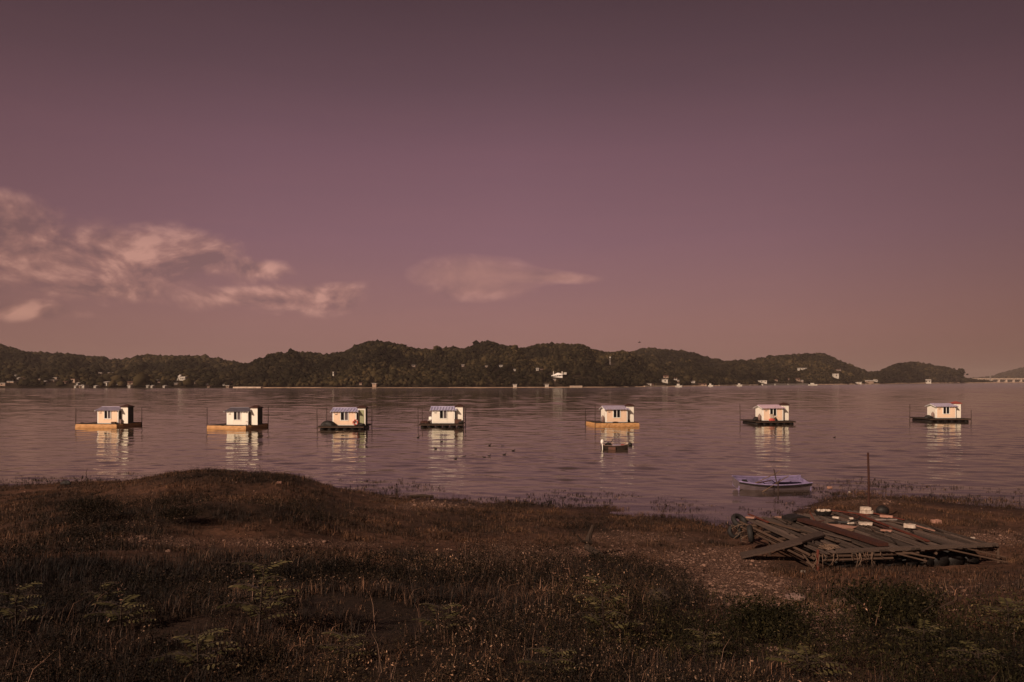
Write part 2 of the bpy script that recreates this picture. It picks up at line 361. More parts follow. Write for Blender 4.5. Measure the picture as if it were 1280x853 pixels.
def ell(px, py, cx, cy, rx, ry): return np.exp(-(((px-cx)/rx)**2+((py-cy)/ry)**2)**1.5)
def gravel_f(px, py):
    a = ell(px, py, 880, 712, 75, 28)*1.4+ell(px, py, 940, 742, 62, 26)*1.2+ell(px, py, 1010, 778, 75, 22)+ell(px, py, 960, 815, 60, 18)*.6+ell(px, py, 740, 690, 80, 7)*.7+ell(px, py, 545, 632, 55, 6)+ell(px, py, 1235, 673, 65, 9)
    a += ell(px, py, 1055, 800, 40, 14)*.6+ell(px, py, 1190, 735, 110, 26)*.2+ell(px, py, 185, 678, 60, 9)*.9+ell(px, py, 330, 678, 70, 7)*.5+ell(px, py, 1090, 625, 60, 8)*.4+ell(px, py, 860, 830, 60, 30)*.6+ell(px, py, 780, 672, 90, 9)*.6+ell(px, py, 420, 680, 60, 6)*.5
    return np.clip(a, 0, 1)
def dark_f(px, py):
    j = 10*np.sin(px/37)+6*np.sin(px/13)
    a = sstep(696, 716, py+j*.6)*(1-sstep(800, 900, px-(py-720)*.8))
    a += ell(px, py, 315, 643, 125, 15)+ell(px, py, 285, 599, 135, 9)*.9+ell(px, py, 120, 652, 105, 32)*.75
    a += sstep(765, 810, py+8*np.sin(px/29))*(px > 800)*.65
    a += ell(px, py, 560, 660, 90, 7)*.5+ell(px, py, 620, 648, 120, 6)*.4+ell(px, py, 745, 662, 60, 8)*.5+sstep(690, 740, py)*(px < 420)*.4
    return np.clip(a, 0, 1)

def bank_material():
    m = bpy.data.materials.new('bank_soil'); m.use_nodes = True; t = NT(m.node_tree); b = t.n['Principled BSDF']
    at_ = t.new('ShaderNodeAttribute', attribute_name='cover'); s_ = t.new('ShaderNodeSeparateColor'); t.l.new(at_.outputs['Color'], s_.inputs[0])
    tcn = t.new('ShaderNodeTexCoord'); v = tcn.outputs['Object']
    n1 = t.noise(v, .55, 6, .65); n2 = t.noise(v, 5, 5, .7); n3 = t.noise(v, 26, 3, .6)
    soil = t.ramp(t.math('ADD', t.math('MULTIPLY', n1, .6), t.math('MULTIPLY', n2, .4)), [(.30, (.020, .011, .0075)), (.48, (.062, .029, .018)), (.60, (.12, .056, .035)), (.75, (.17, .083, .055))])
    vor = t.new('ShaderNodeTexVoronoi'); t.put(vor.inputs['Vector'], v); vor.inputs['Scale'].default_value = 32
    vs_ = t.new('ShaderNodeSeparateColor'); t.l.new(vor.outputs['Color'], vs_.inputs[0])
    grav = t.ramp(vs_.outputs[0], [(0, (.035, .019, .014)), (.5, (.10, .052, .037)), (.85, (.19, .10, .07)), (1, (.36, .21, .15))])
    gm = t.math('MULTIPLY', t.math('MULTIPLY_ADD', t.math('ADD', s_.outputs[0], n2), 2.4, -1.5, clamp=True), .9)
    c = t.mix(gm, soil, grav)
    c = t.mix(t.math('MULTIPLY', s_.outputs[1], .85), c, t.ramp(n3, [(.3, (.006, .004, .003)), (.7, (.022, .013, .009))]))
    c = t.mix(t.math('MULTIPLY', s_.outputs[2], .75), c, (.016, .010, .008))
    t.l.new(c, b.inputs['Base Color'])
    t.l.new(t.math('MULTIPLY_ADD', s_.outputs[2], -.35, .95), b.inputs['Roughness']); b.inputs['Specular IOR Level'].default_value = .15
    bn = t.new('ShaderNodeBump'); bn.inputs['Strength'].default_value = 1; bn.inputs['Distance'].default_value = .05
    h = t.math('ADD', t.math('MULTIPLY', n2, 1.0), t.math('MULTIPLY', t.math('SUBTRACT', 1.0, vor.outputs['Distance']), t.math('MULTIPLY', gm, .7)))
    t.l.new(h, bn.inputs['Height']); t.l.new(bn.outputs[0], b.inputs['Normal'])
    return m
xs = np.arange(-62, 62.01, .22); ys = np.arange(-8, 64.01, .22)
X, Y = np.meshgrid(xs, ys); Z = gz(X, Y); Z = np.where(Y < 2.5, gz(X*0, Y*0+2.5)+(fbm(X/2.3, Y/2.3, 3)-.5)*.1, Z)
Z = Z*sstep(0, 1, (Y+8)/10.5)+4.15*(1-sstep(0, 1, (Y+8)/10.5))
nx, ny = len(xs), len(ys); idx = np.arange(nx*ny).reshape(ny, nx)
quads = np.stack([idx[:-1, :-1], idx[:-1, 1:], idx[1:, 1:], idx[1:, :-1]], -1).reshape(-1, 4)
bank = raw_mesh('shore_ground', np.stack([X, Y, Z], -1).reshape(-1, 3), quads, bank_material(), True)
tag(bank, kind='structure')
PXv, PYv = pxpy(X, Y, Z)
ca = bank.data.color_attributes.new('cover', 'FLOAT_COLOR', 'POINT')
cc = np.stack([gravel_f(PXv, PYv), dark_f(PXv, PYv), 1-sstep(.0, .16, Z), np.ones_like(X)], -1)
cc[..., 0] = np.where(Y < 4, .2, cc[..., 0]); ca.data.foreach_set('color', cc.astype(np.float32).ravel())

# ------------------------------------------------------------------ water
WBUMP, WIOR = .005, 1.58
def water_material():
    m = bpy.data.materials.new('lake_water'); m.use_nodes = True; t = NT(m.node_tree); t.n.clear()
    out = t.new('ShaderNodeOutputMaterial'); tcn = t.new('ShaderNodeTexCoord'); v = tcn.outputs['Object']
    n1 = t.noise(t.mapping(v, (.8, 1.6, 1)), 4.5, 3, .6, .2)
    bn = t.new('ShaderNodeBump'); bn.inputs['Distance'].default_value = WBUMP; bn.inputs['Strength'].default_value = 1
    t.l.new(n1, bn.inputs['Height']); sy = t.new('ShaderNodeSeparateXYZ'); t.l.new(v, sy.inputs[0])
    rg = t.math('MULTIPLY_ADD', t.math('MULTIPLY_ADD', sy.outputs[1], 1/700, -.2, clamp=True), .2, .015)   # ripples too fine to model far out
    gl = t.new('ShaderNodeBsdfGlossy'); gl.inputs['Roughness'].default_value = .045; gl.inputs['Color'].default_value = (1, .985, .91, 1)
    df = t.new('ShaderNodeBsdfDiffuse'); df.inputs['Color'].default_value = (.058, .039, .031, 1)
    tr = t.new('ShaderNodeBsdfTransparent'); tr.inputs['Color'].default_value = (.62, .50, .42, 1)
    sa = t.new('ShaderNodeAttribute', attribute_name='depth'); dm_ = t.new('ShaderNodeMixShader')      # shallow water is clear, deep water murky
    t.l.new(t.math('POWER', sa.outputs['Fac'], .6), dm_.inputs[0]); t.l.new(tr.outputs[0], dm_.inputs[1]); t.l.new(df.outputs[0], dm_.inputs[2])
    fr = t.new('ShaderNodeFresnel'); fr.inputs['IOR'].default_value = WIOR
    t.l.new(rg, gl.inputs['Roughness'])
    for nd in (gl, fr): t.l.new(bn.outputs[0], nd.inputs['Normal'])
    mx = t.new('ShaderNodeMixShader'); t.l.new(fr.outputs[0], mx.inputs[0]); t.l.new(dm_.outputs[0], mx.inputs[1]); t.l.new(gl.outputs[0], mx.inputs[2])
    t.l.new(mx.outputs[0], out.inputs['Surface']); return m
WE = 9000
WA = (.040, .026, .014)
dd = list(20*np.exp(np.arange(0, math.log(650/20), .0036))); dd += list(np.geomspace(660, WE, 60)); dd = np.array(dd)
uu = np.concatenate([-np.geomspace(12, 1.1, 14), np.arange(-1.05, 1.0501, .0022), np.geomspace(1.1, 12, 14)])
U_, D_ = np.meshgrid(uu, dd); XW = U_*D_; YW = D_; cell = D_*.0036
zw = 0
for k, (lx, ly, am) in enumerate([(1.9, 1.1, WA[0]), (1.0, .58, WA[1]), (.5, .32, WA[2]), (5, 3.2, .062), (15, 9, .12)]):
    fd = np.clip((ly/cell-1.0)/1.5, 0, 1)*(1 if k < 3 else np.clip((D_-60)/120, 0, 1) if k == 3 else np.clip((D_-200)/250, 0, 1)*np.clip((1500-D_)/500, 0, 1))
    zw = zw+am*fd*(vnoise(XW/lx+YW*.04/lx, YW/ly+XW*.10/ly, 300+k)-.5)*2
calm = .55+.9*fbm(XW/26, YW/14, 310, 3)
zw = zw*calm*np.clip(.35+.65*sstep(33, 50, YW), 0, 1)*(np.abs(U_) < 1.06)
m_, n_ = zw.shape; ixw = np.arange(m_*n_).reshape(m_, n_)
qw = np.stack([ixw[:-1, :-1], ixw[:-1, 1:], ixw[1:, 1:], ixw[1:, :-1]], -1).reshape(-1, 4)
lake = raw_mesh('lake_water', np.stack([XW, YW, zw], -1).reshape(-1, 3), qw, water_material(), True)
tag(lake, kind='structure')
dep = np.where(YW < 62, np.clip(-gz(XW, np.minimum(YW, 62))/.9, 0, 1), 1.0)
da = lake.data.attributes.new('depth', 'FLOAT', 'POINT'); da.data.foreach_set('value', dep.astype(np.float32).ravel())

# ------------------------------------------------------------------ far hills
def shore_d(px): return np.interp(px, [-400, 0, 600, 760, 850, 950, 1100, 1200, 1280, 1700], [600, 604, 640, 690, 790, 960, 1300, 1750, 2100, 2300])
TREE_H = 3.4
class Hill:
    def __init__(s, name, pts, dr, ds, seed, expo=.85, spur=.34):
        s.px = np.array([p[0] for p in pts], float); s.py = np.array([p[1] for p in pts], float)
        s.dr, s.ds, s.seed, s.expo, s.spur, s.name = dr, ds, seed, expo, spur, name
    def ridge(s, px): return np.interp(px, s.px, s.py)
    def surf(s, px, t):
        px = np.asarray(px, float); t = np.asarray(t, float)
        d0 = s.ds(px); d1 = s.dr(px); d = d0+(d1-d0)*t
        zr = np.maximum(EYE+(HZ-s.ridge(px))/F*d1-TREE_H*1.35, 1.0)
        tf = np.clip(t, 0, 1)
        z = zr*tf**s.expo
        z = z*(1+s.spur*np.sin(np.pi*tf)*(fbm(px/28, d/160, s.seed, 4)-.5)*4)
        z = np.where(t > 1, zr*(1-np.clip((t-1)/.8, 0, 1)**1.5), z)
        return (px-640)/F*d, d, z+.4
    def pick(s, px, py):                           # slope point seen at a photo position
        t = np.linspace(.012, 1, 400); x, d, z = s.surf(np.full(400, px), t); p = HZ+F*(EYE-z)/d
        k = int(np.argmax(p <= py)); k = k if p[k] <= py else 5
        return Vector((float(x[k]), float(d[k]), float(z[k])))
    def build(s):
        pxs = np.arange(s.px[0], s.px[-1]+.1, 2.0); ts = np.linspace(0, 1.8, 64); A, T = np.meshgrid(pxs, ts)
        x, d, z = s.surf(A, T); z = np.where(T <= 0, -1.5, z); n, m_ = len(pxs), len(ts)
        ix = np.arange(n*m_).reshape(m_, n)
        q = np.stack([ix[:-1, :-1], ix[:-1, 1:], ix[1:, 1:], ix[1:, :-1]], -1).reshape(-1, 4)
        return tag(raw_mesh(s.name, np.stack([x, d, z], -1).reshape(-1, 3), q, M['hill'], True), kind='structure')
left_hill = Hill('wooded_hill', [(-400, 425), (-120, 428), (-40, 430), (0, 432), (15, 435), (33, 439.6), (49, 442.7), (90, 442), (113, 446), (129, 445), (139, 448.7), (155, 448.7), (167, 446), (186, 442), (206, 444), (245, 444), (271, 448), (291, 451), (309, 455), (340, 462), (380, 474)],
    lambda p: 1150+0*p, shore_d, 5, .95)
main_hill = Hill('wooded_hill', [(262, 480), (285, 466), (309, 455), (320, 450), (330, 447), (346, 441), (364, 439), (384, 438), (405, 441.5), (431, 438), (444, 432), (459, 426), (475, 425.5), (495, 428.6), (516, 433), (544, 435), (565, 432.4), (580, 435), (598, 428), (611, 424), (624, 429), (645, 432.7), (655, 433.7), (671, 429), (686, 428), (710, 428.6), (725, 432.7), (751, 438), (777, 440.4), (800, 446), (830, 456), (860, 470), (880, 478)],
    lambda p: shore_d(p)+300, shore_d, 21, .8)
back_hill = Hill('wooded_hill', [(700, 470), (750, 448), (777, 441), (787, 440), (805, 436), (818, 436), (831, 438), (862, 441.5), (880, 446), (898, 451), (930, 458), (990, 470)],
    lambda p: 1500+0*p, lambda p: shore_d(p)+20, 33, .9)
right_hill = Hill('wooded_hill', [(800, 480), (830, 470), (870, 459), (900, 455), (921, 452.5), (949, 448), (965, 445), (988, 443.5), (1009, 441.5), (1030, 441.5), (1043, 447), (1061, 456), (1084, 464), (1100, 469), (1125, 478)],
    lambda p: shore_d(p)+430, shore_d, 44, .85)
islet = Hill('wooded_islet', [(1070, 475), (1087, 466), (1105, 461.6), (1125, 453.5), (1143, 451.3), (1161, 455), (1177, 457.5), (1192, 460.5), (1199, 466), (1206, 472), (1222, 474.6), (1240, 476.5)],
    lambda p: shore_d(p)+230, shore_d, 55, .6)
far_hill = Hill('distant_hill', [(1205, 476), (1228, 473.5), (1242, 470.5), (1259, 465.5), (1280, 460), (1330, 446), (1420, 436), (1600, 440)],
    lambda p: 4600+0*p, lambda p: 3600+0*p, 66, .9)
HILLS = [left_hill, main_hill, back_hill, right_hill, islet, far_hill]
for h_ in HILLS: h_.build()

# ------------------------------------------------------------------ far shore: houses, walls, beaches (positions are real places on the slopes)
OCC = []                                            # sight-line windows kept free of trees
def front_pick(px, py):
    c = [k.pick(px, py) for k in HILLS[:5] if k.px[0] < px < k.px[-1] and k.ridge(px) < py-1]
    return min(c, key=lambda v: v.y)
def house(h_, px, py, wpx, hpx, wall, roof, label, kind='gable', cat='house', name='house', group='houses along the far shore', windows=True):
    wpx *= 1.0; hpx *= 1.1; p = front_pick(px, py); s_ = p.y/F; W, H = wpx*s_, hpx*s_; D = max(W*.7, 5)
    OCC.append((px, py, wpx, hpx, p.y))
    o = thing(name, p, label, cat, group, rz=random.uniform(-.25, .25))
    H1 = H*.66 if kind == 'gable' else H
    MB().box((0, 0, H1/2-1), (W, D, H1+2)).build('wall', wall, o)
    if kind == 'gable':
        MB().prism_x([(-D/2-.5, H1-.1), (D/2+.5, H1-.1), (0, H)], -W/2-.4, W/2+.4).build('roof', roof, o)
    elif kind == 'shed':
        MB().prism_x([(-D/2-.5, H1+.02), (D/2+.4, H1+.02), (D/2+.4, H1+H*.25)], -W/2-.4, W/2+.4).build('roof', roof, o)
    else:
        MB().box((0, 0, H+.16), (W+.8, D+.8, .3)).build('roof', roof, o)
    if windows:
        n = max(1, min(5, int(W/4)))
        for k in range(n):
            MB().box((-W/2+W*(k+.5)/n, -D/2-.03, H1*.55), (min(1.3, W/n*.5), .1, H1*.36)).build('window', 'glass', o)
    return o
hw, hc, hg, rb, rw = 'hw', 'hc', 'hg', 'hroof', 'hroofw'
L = left_hill; Mh = main_hill; Rh = right_hill
for a in [
 (L, 5, 482, 9, 2.2, hc, rw, 'long low cream house at the water, farthest left on the far shore', 'flat'),
 (L, 15, 478.5, 11, 1.2, hc, rw, 'thin pale greenhouse roof low on the left hill', 'flat'),
 (L, 20, 471, 2.2, 1.8, hw, rw, 'tiny white house highest up above the left village', 'gable'),
 (L, 25, 474, 2.2, 2, hw, rw, 'tiny bright house just below the highest one on the left', 'gable'),
 (L, 31, 475, 2.6, 1.6, hc, rb, 'tiny cream house with brown roof on the left slope', 'gable'),
 (L, 49.5, 475.2, 6, 1.6, hc, rw, 'low cream house with a wide pale roof on the left slope', 'shed'),
 (L, 57, 479.6, 3.4, 3, hw, rw, 'white gabled house left of the long pale shed', 'gable'),
 (L, 65, 477.7, 9, 2, hc, rw, 'long cream shed with sloping roof in the left village', 'shed'),
 (L, 70, 474, 9, 1.2, hc, rw, 'thin pale roof line above the long cream shed', 'flat'),
 (L, 82, 480, 4, 3, hc, rb, 'brown roofed cream house beside the pinkish block', 'gable'),
 (L, 93.5, 478.6, 6.6, 4, hc, rb, 'square pinkish block of a house in the left village', 'flat'),
 (L, 99, 481, 2.4, 2.4, hw, rw, 'small bright white house right of the pinkish block', 'gable'),
 (L, 96, 485, 2.4, 1.8, hw, rw, 'white boathouse at the waterline below the pinkish block', 'gable'),
 (L, 101, 485, 2, 1.8, hc, rw, 'small cream boathouse second along the waterline', 'gable'),
 (L, 106.5, 485, 3.4, 1.8, hw, rw, 'wider white boathouse third along the waterline', 'flat'),
 (L, 121, 485, 3, 1.8, hw, rw, 'white boathouse at the waterline left of the tall gabled house', 'gable'),
 (L, 126, 467.5, 5, 1.2, hg, rw, 'pale roadside building halfway up the left hill', 'flat'),
 (L, 138, 467.5, 6, 1.2, hg, rw, 'second pale roadside building halfway up the left hill', 'flat'),
 (L, 133, 482.3, 5, 3.8, hw, rw, 'bright white house with a steep sloping roof near the water', 'shed'),
 (L, 147, 482.6, 2.6, 2, hc, rw, 'small cream house right of the steep white roof', 'gable'),
 (L, 163.5, 480.8, 6, 3.6, hc, rb, 'cream house with dark roof and white lower storey', 'gable'),
 (L, 164, 485, 3.6, 1.4, hw, rw, 'low white hut at the water below the dark roofed house', 'flat'),
 (L, 185, 485, 2.4, 1.9, hw, rw, 'white waterside hut, left one of a close pair', 'gable'),
 (L, 191.5, 485, 2.4, 1.9, hw, rw, 'white waterside hut, right one of a close pair', 'gable'),
 (L, 207, 485, 2.8, 1.7, hw, rw, 'lone white waterside hut below the white church', 'gable'),
 (L, 196, 476.6, 4, 1.6, hg, rw, 'grey house on the slope left of the white church', 'gable'),
 (L, 201, 478.4, 4, 1.3, hg, rb, 'grey house with brown roof below its grey neighbour', 'gable'),
 (L, 219.5, 481, 6, 1.4, hg, rw, 'long grey house below the white church', 'flat'),
 (L, 243, 479.4, 6, 1.6, hc, rw, 'wide cream house right below the white church', 'flat'),
 (L, 258, 482, 4.4, 1.8, hw, rw, 'white twin house by the water near the pale beach', 'gable'),
 (L, 261.5, 484.6, 3, 1.4, hc, rb, 'brown roofed hut at the waterline near the pale beach', 'gable'),
 (L, 281, 482, 2.2, 1.9, hw, rw, 'tiny white house just left of the pale beach', 'gable'),
 (L, 285.5, 484.6, 3.6, 1.6, hc, rw, 'cream boathouse just left of the pale beach', 'flat'),
 (Mh, 290.5, 480, 2.0, 2.4, hw, rb, 'small white house in the trees above the pale beach', 'gable'),
 (Mh, 418, 469.5, 1.6, 3.6, hw, rw, 'narrow white tower among the trees of the middle hill', 'flat'),
 (Mh, 469, 481.4, 5, 1.3, hc, rw, 'low cream house among trees near the water, middle of the shore', 'flat'),
 (Mh, 451, 480, 3, 1.4, hc, rb, 'small cream house left of the low middle one', 'gable'),
 (Mh, 517, 458.5, 5, 1.6, hg, rw, 'grey roof halfway up the middle hill', 'shed'),
 (Mh, 579, 458, 3, 1.6, hg, rw, 'grey house high on the middle hill, left one of three', 'gable'),
 (Mh, 626, 459, 4, 1.8, hw, rw, 'white house high on the middle hill, right one of three', 'flat'),
 (Mh, 608, 459, 2.6, 1.4, hc, rw, 'cream house high on the middle hill, centre one of three', 'gable'),
 (Mh, 565, 463, 2, 1.4, hc, rw, 'tiny cream house under the three high houses', 'gable'),
 (Mh, 643, 463.5, 1.8, 1.8, hw, rw, 'tiny white house left of the white angular hall', 'gable'),
 (Mh, 643.5, 483, 4, 1.3, hw, rw, 'low white hut at the shore in the middle of the picture', 'flat'),
 (Mh, 672, 463, 3, 2.6, hw, rw, 'small white house just up left of the white angular hall', 'gable'),
 (Mh, 677, 462.3, 3.6, 1.2, hg, rb, 'dark roofed house beside the small white one', 'gable'),
 (Mh, 693.5, 476, 2.2, 1.8, hc, rw, 'tiny cream house under the white angular hall', 'gable'),
 (Mh, 683, 483, 4, 1.2, hw, rw, 'low pale hut on the shore left of the seawall', 'flat'),
 (Mh, 811, 478.6, 4.5, 2.6, hw, rw, 'white house at the left end of the right village', 'flat'),
 (Rh, 815, 476.8, 3.2, 2.6, hc, rb, 'brown roofed house behind the left end of the right village', 'gable'),
 (Rh, 822, 476.4, 2.4, 1.8, hw, rw, 'tiny white house in the trees of the right village', 'gable'),
 (Rh, 832, 473, 7, 3.2, hc, rb, 'large cream house with brown roof, upper row of the right village', 'gable'),
 (Rh, 831, 478.5, 6.6, 3.6, hw, rw, 'large white house under the large cream one', 'flat'),
 (Rh, 843.5, 475, 4, 2.6, hw, rb, 'white house with brown roof right of the large cream one', 'gable'),
 (Rh, 848, 477.6, 3.2, 2, hc, rw, 'small cream house behind the white jetty boat', 'gable'),
 (Rh, 865.5, 478.8, 5, 2.2, hw, rw, 'white gabled house in the middle of the right village', 'gable'),
 (Rh, 878, 479.4, 10, 2.4, hc, rb, 'long cream house with brown roof near the water', 'gable'),
 (Rh, 953, 478.5, 9, 2.3, hw, rw, 'long bright white house behind the long seawall', 'flat'),
 (Rh, 970, 476.2, 2.2, 2, hc, rb, 'tiny cream house behind the long seawall', 'gable'),
 (Rh, 987, 475.6, 3.4, 2.2, hc, rb, 'cream house with brown roof under the hilltop white house', 'gable'),
 (Rh, 997, 476.2, 4, 3, hc, rb, 'tall cream house with brown roof above the seawall', 'gable'),
 (Rh, 1001, 477.2, 5, 1.8, hg, rw, 'grey house in front of the tall cream one', 'gable'),
 (Rh, 1002, 462.8, 10, 2.2, hw, rw, 'bright white house with flat roof high on the right hill', 'flat'),
 (Rh, 1048, 463.4, 5, 1.8, hg, rb, 'brown house high on the right hill', 'gable'),
 (Rh, 1044.5, 472.5, 6.4, 4.6, hw, rw, 'tall white block with a dark gap on the right hill foot', 'flat'),
 (Rh, 1073, 476, 6, 1.6, hw, rw, 'bright white low house at the foot of the valley', 'flat'),
 (Rh, 1086, 478.4, 9, 2.6, hc, rw, 'cream house with pale roof between hill and islet', 'gable'),
 (Rh, 1094, 477, 4, 2.2, hw, rw, 'white house next to the islet', 'gable'),
]:
    house(*a)
# the white church and the angular white hall
p = L.pick(228, 475.6); s_ = p.y/F; OCC.append((228, 475.6, 14, 9, p.y))
o = thing('church', p, 'white church with a tower and stepped wings on the left hill', 'church')
MB().box((-2.7*s_, 0, 2*s_), (2.6*s_, 5, 4*s_+2)).build('tower', 'hw', o); MB().prism_x([(-3, 4*s_), (3, 4*s_), (0, 7*s_)], -4.1*s_, -1.3*s_).build('tower_roof', 'hroofw', o)
MB().box((2.2*s_, 0, 1.5*s_), (6.6*s_, 7, 3*s_+2)).build('wall', 'hw', o); MB().prism_x([(-4, 3*s_), (4, 3*s_), (0, 4.6*s_)], -1.1*s_, 5.6*s_).build('roof', 'hroofw', o)
MB().box((-4.6*s_, -1, .9*s_), (1.6*s_, 5, 2*s_+1)).build('annex', 'hw', o)
for k in range(3): MB().box((.3*s_+k*1.9*s_, -3.55, 1.7*s_), (.6*s_, .1, 1.2*s_)).build('window', 'glass', o)
p = Mh.pick(697, 471); s_ = p.y/F; OCC.append((699, 471, 20, 7, p.y))
o = thing('hall', p, 'angular bright white hall with peaked roof on the middle hill', 'hall'); s_ *= 1.15
MB().box((0, 0, 1.1*s_-1), (10*s_, 8, 2.2*s_+2)).build('wall', 'motor_white', o)
MB().add([(-7.5*s_, -5, .3*s_), (6*s_, -5, 2.2*s_), (6.5*s_, 5, 2.9*s_), (-6.5*s_, 5, 1.2*s_), (0, -2, 4.2*s_)], [(0, 1, 4), (1, 2, 4), (2, 3, 4), (3, 0, 4), (0, 3, 2, 1)]).build('roof', 'motor_white', o)
MB().box((-4.4*s_, 2, 3.4*s_), (.7*s_, .7*s_, 5*s_)).build('spire', 'hw', o)
MB().box((5*s_, 2, 3.6*s_), (1.2*s_, 3, 4*s_)).build('gable_tower', 'hw', o); MB().box((8.3*s_, 3, 3.4*s_), (3*s_, 4, 2.4*s_)).build('annex', 'hw', o)
for k in range(3): MB().box((-3*s_+k*2.6*s_, -4.06, .9*s_), (.9*s_, .1, 1.0*s_)).build('window', 'glass', o)
# lattice mast on the hill, far pylon, bridge
def mast(p, H, W, label, name, cat, box=True):
    o = thing(name, p, label, cat); mb = MB()
    for sx in (-1, 1):
        for sy in (-1, 1): mb.tube((sx*W, sy*W, -1), (sx*W*.3, sy*W*.3, H), W*.22, n=4)
    n = 6
    for k in range(n):
        a = W*(1-.7*k/n); b = W*(1-.7*(k+1)/n); z0 = H*k/n; z1 = H*(k+1)/n
        for sy in (-1, 1): mb.tube((-a, sy*a, z0), (b, sy*b, z1), W*.12, n=4); mb.tube((a, sy*a, z0), (-b, sy*b, z1), W*.12, n=4)
    mb.build('lattice', 'steel', o)
    if box: MB().box((0, 0, H+W*.6), (W*2.4, W*2.4, W*1.8)).build('antenna_box', 'hw', o)
p = Mh.pick(762.6, 456.5); OCC.append((762.6, 456.5, 3, 10, p.y)); mast(p, 9.2*p.y/F, .75*p.y/F, 'thin lattice mast with a white head on the middle hill', 'radio_mast', 'mast')
mast(Vector(((1237.7-640)/F*2600, 2600, 0)), 29, 1.7, 'tall dark mast beside the bridge at the far right', 'pylon', 'pylon', False)
bd = 2900
o = thing('road_bridge', ((1300-640)/F*bd, bd, 0), 'long pale concrete road bridge on low piers at the far right', 'bridge')
MB().box((-20, 0, 11.6), (470, 11, 2.6)).build('deck', 'concrete', o); MB().box((-20, -5.7, 13.5), (470, .4, 1.0)).build('railing', 'concrete', o)
for k in range(17): MB().box((-232+k*27, 0, 4.2), (5, 8, 12)).build('pier', 'concrete', o)
# strips of beach, seawalls, jetty boats
def strip(px0, px1, pyb, hpx, m, name, label=None, cat=None, kind=None, ragged=.5, inland=6):
    mb = MB(); n = max(2, int((px1-px0)/3)); r_ = random.Random(int(px0))
    A = []
    for i in range(n+1):
        px = px0+(px1-px0)*i/n; d = shore_d(px)-4+(r_.random()-.5)*3*ragged; s_ = d/F; x = (px-640)/F*d
        h = hpx*s_*(1-ragged*r_.random()*.6)
        A.append(((x, d, -.5), (x, d+(.3 if kind is None else inland*.5), h), (x, d+inland*3, h+.3*ragged), (x, d+inland*3, -.5)))
    for i in range(n):
        a, b = A[i], A[i+1]
        mb.add([*a, *b], [(0, 4, 5, 1), (1, 5, 6, 2), (2, 6, 7, 3)])
    mb.add([*A[0]], [(0, 1, 2, 3)]); mb.add([*A[-1]], [(3, 2, 1, 0)])
    o = mb.build(name, m)
    return tag(o, label, cat, None if kind else 'walls and quays along the far shore', kind)
strip(291, 326, 485, 1.7, M['concrete'], 'seawall', 'pale concrete quay at the foot of the middle hill, left end', 'seawall', ragged=.15)
strip(713, 728, 484, 2.2, M['concrete'], 'seawall', 'short pale quay below the white angular hall', 'seawall', ragged=.1)
strip(954, 968, 482, 1.9, M['hw'], 'seawall', 'white seawall, left section of three on the right shore', 'seawall', ragged=.05)
strip(969.5, 984, 482, 1.9, M['hw'], 'seawall', 'white seawall, middle section of three on the right shore', 'seawall', ragged=.05)
strip(985.5, 1011, 482, 1.7, M['hw'], 'seawall', 'white seawall, longest right section of three on the right shore', 'seawall', ragged=.05)
strip(806, 834, 482, 1.4, M['concrete'], 'seawall', 'low pale quay in front of the right village', 'seawall', ragged=.2)
strip(900, 948, 482, 1.4, M['concrete'], 'seawall', 'long thin quay left of the white seawalls', 'seawall', ragged=.5)
strip(-200, 290, 485, .55, M['hill'], 'far_beach', kind='structure')
strip(326, 400, 485, 1.0, M['sand'], 'far_beach', kind='structure'); strip(400, 560, 485, .55, M['sand'], 'far_beach', kind='structure')
strip(560, 713, 485, .8, M['sand'], 'far_beach', kind='structure'); strip(728, 806, 485, .7, M['sand'], 'far_beach', kind='structure')
strip(834, 900, 482, .9, M['sand'], 'far_beach', kind='structure'); strip(1015, 1120, 481, 1.0, M['sand'], 'far_beach', kind='structure')
strip(1120, 1200, 480, 1.6, M['sand'], 'far_beach', kind='structure'); strip(1200, 1300, 479, 1.0, M['sand'], 'far_beach', kind='structure')
def shed_far(px, d, W, H, label, name, cat):
    o = thing(name, ((px-640)/F*d, d, 0), label, cat)
    MB().box((0, 0, H*.4), (W, W*.5, H*.8)).build('wall', 'hw', o)
    MB().prism_x([(-W*.32, H*.8+.02), (W*.32, H*.8+.02), (W*.15, H), (-W*.15, H)], -W*.52, W*.52).build('roof', 'hroofw', o)
    for k in (-1, 1): MB().box((k*W*.22, -W*.26, H*.55), (W*.22, .2, H*.22)).build('window', 'glass', o)
shed_far(1159, shore_d(1159)-4, 12.5, 8.2, 'white waterside pavilion with dark windows in front of the islet', 'pavilion', 'pavilion')
def small_boat(px, py, Lb, label):
    p = Wp(px, py); o = thing('moored_boat', p, label, 'boat', 'small boats moored by the far shore', rz=random.uniform(-.2, .2))
    MB().add([(-Lb/2, -1.2, .1), (Lb/2*.8, -1.2, .1), (Lb/2, 0, .2), (Lb/2*.8, 1.2, .1), (-Lb/2, 1.2, .1), (-Lb/2, -1.5, 1.4), (Lb/2*.8, -1.5, 1.5), (Lb/2*1.15, 0, 1.9), (Lb/2*.8, 1.5, 1.5), (-Lb/2, 1.5, 1.4)],
             [(4, 3, 2, 1, 0), (5, 6, 7, 8, 9), (0, 1, 6, 5), (1, 2, 7, 6), (2, 3, 8, 7), (3, 4, 9, 8), (4, 0, 5, 9)]).build('hull', 'hw', o)
    MB().box((-Lb*.1, 0, 2.2), (Lb*.35, 2, 1.5)).build('cabin', 'hw', o)
small_boat(848.5, 484.2, 6, 'small white boat with a cabin moored off the right village')
small_boat(1016.5, 482.2, 11, 'wide white boat moored at the right end of the white seawall')
small_boat(888.5, 483.6, 5, 'small white boat at the quay right of the village')
small_boat(924.5, 483.2, 5, 'small white boat at the long thin quay')

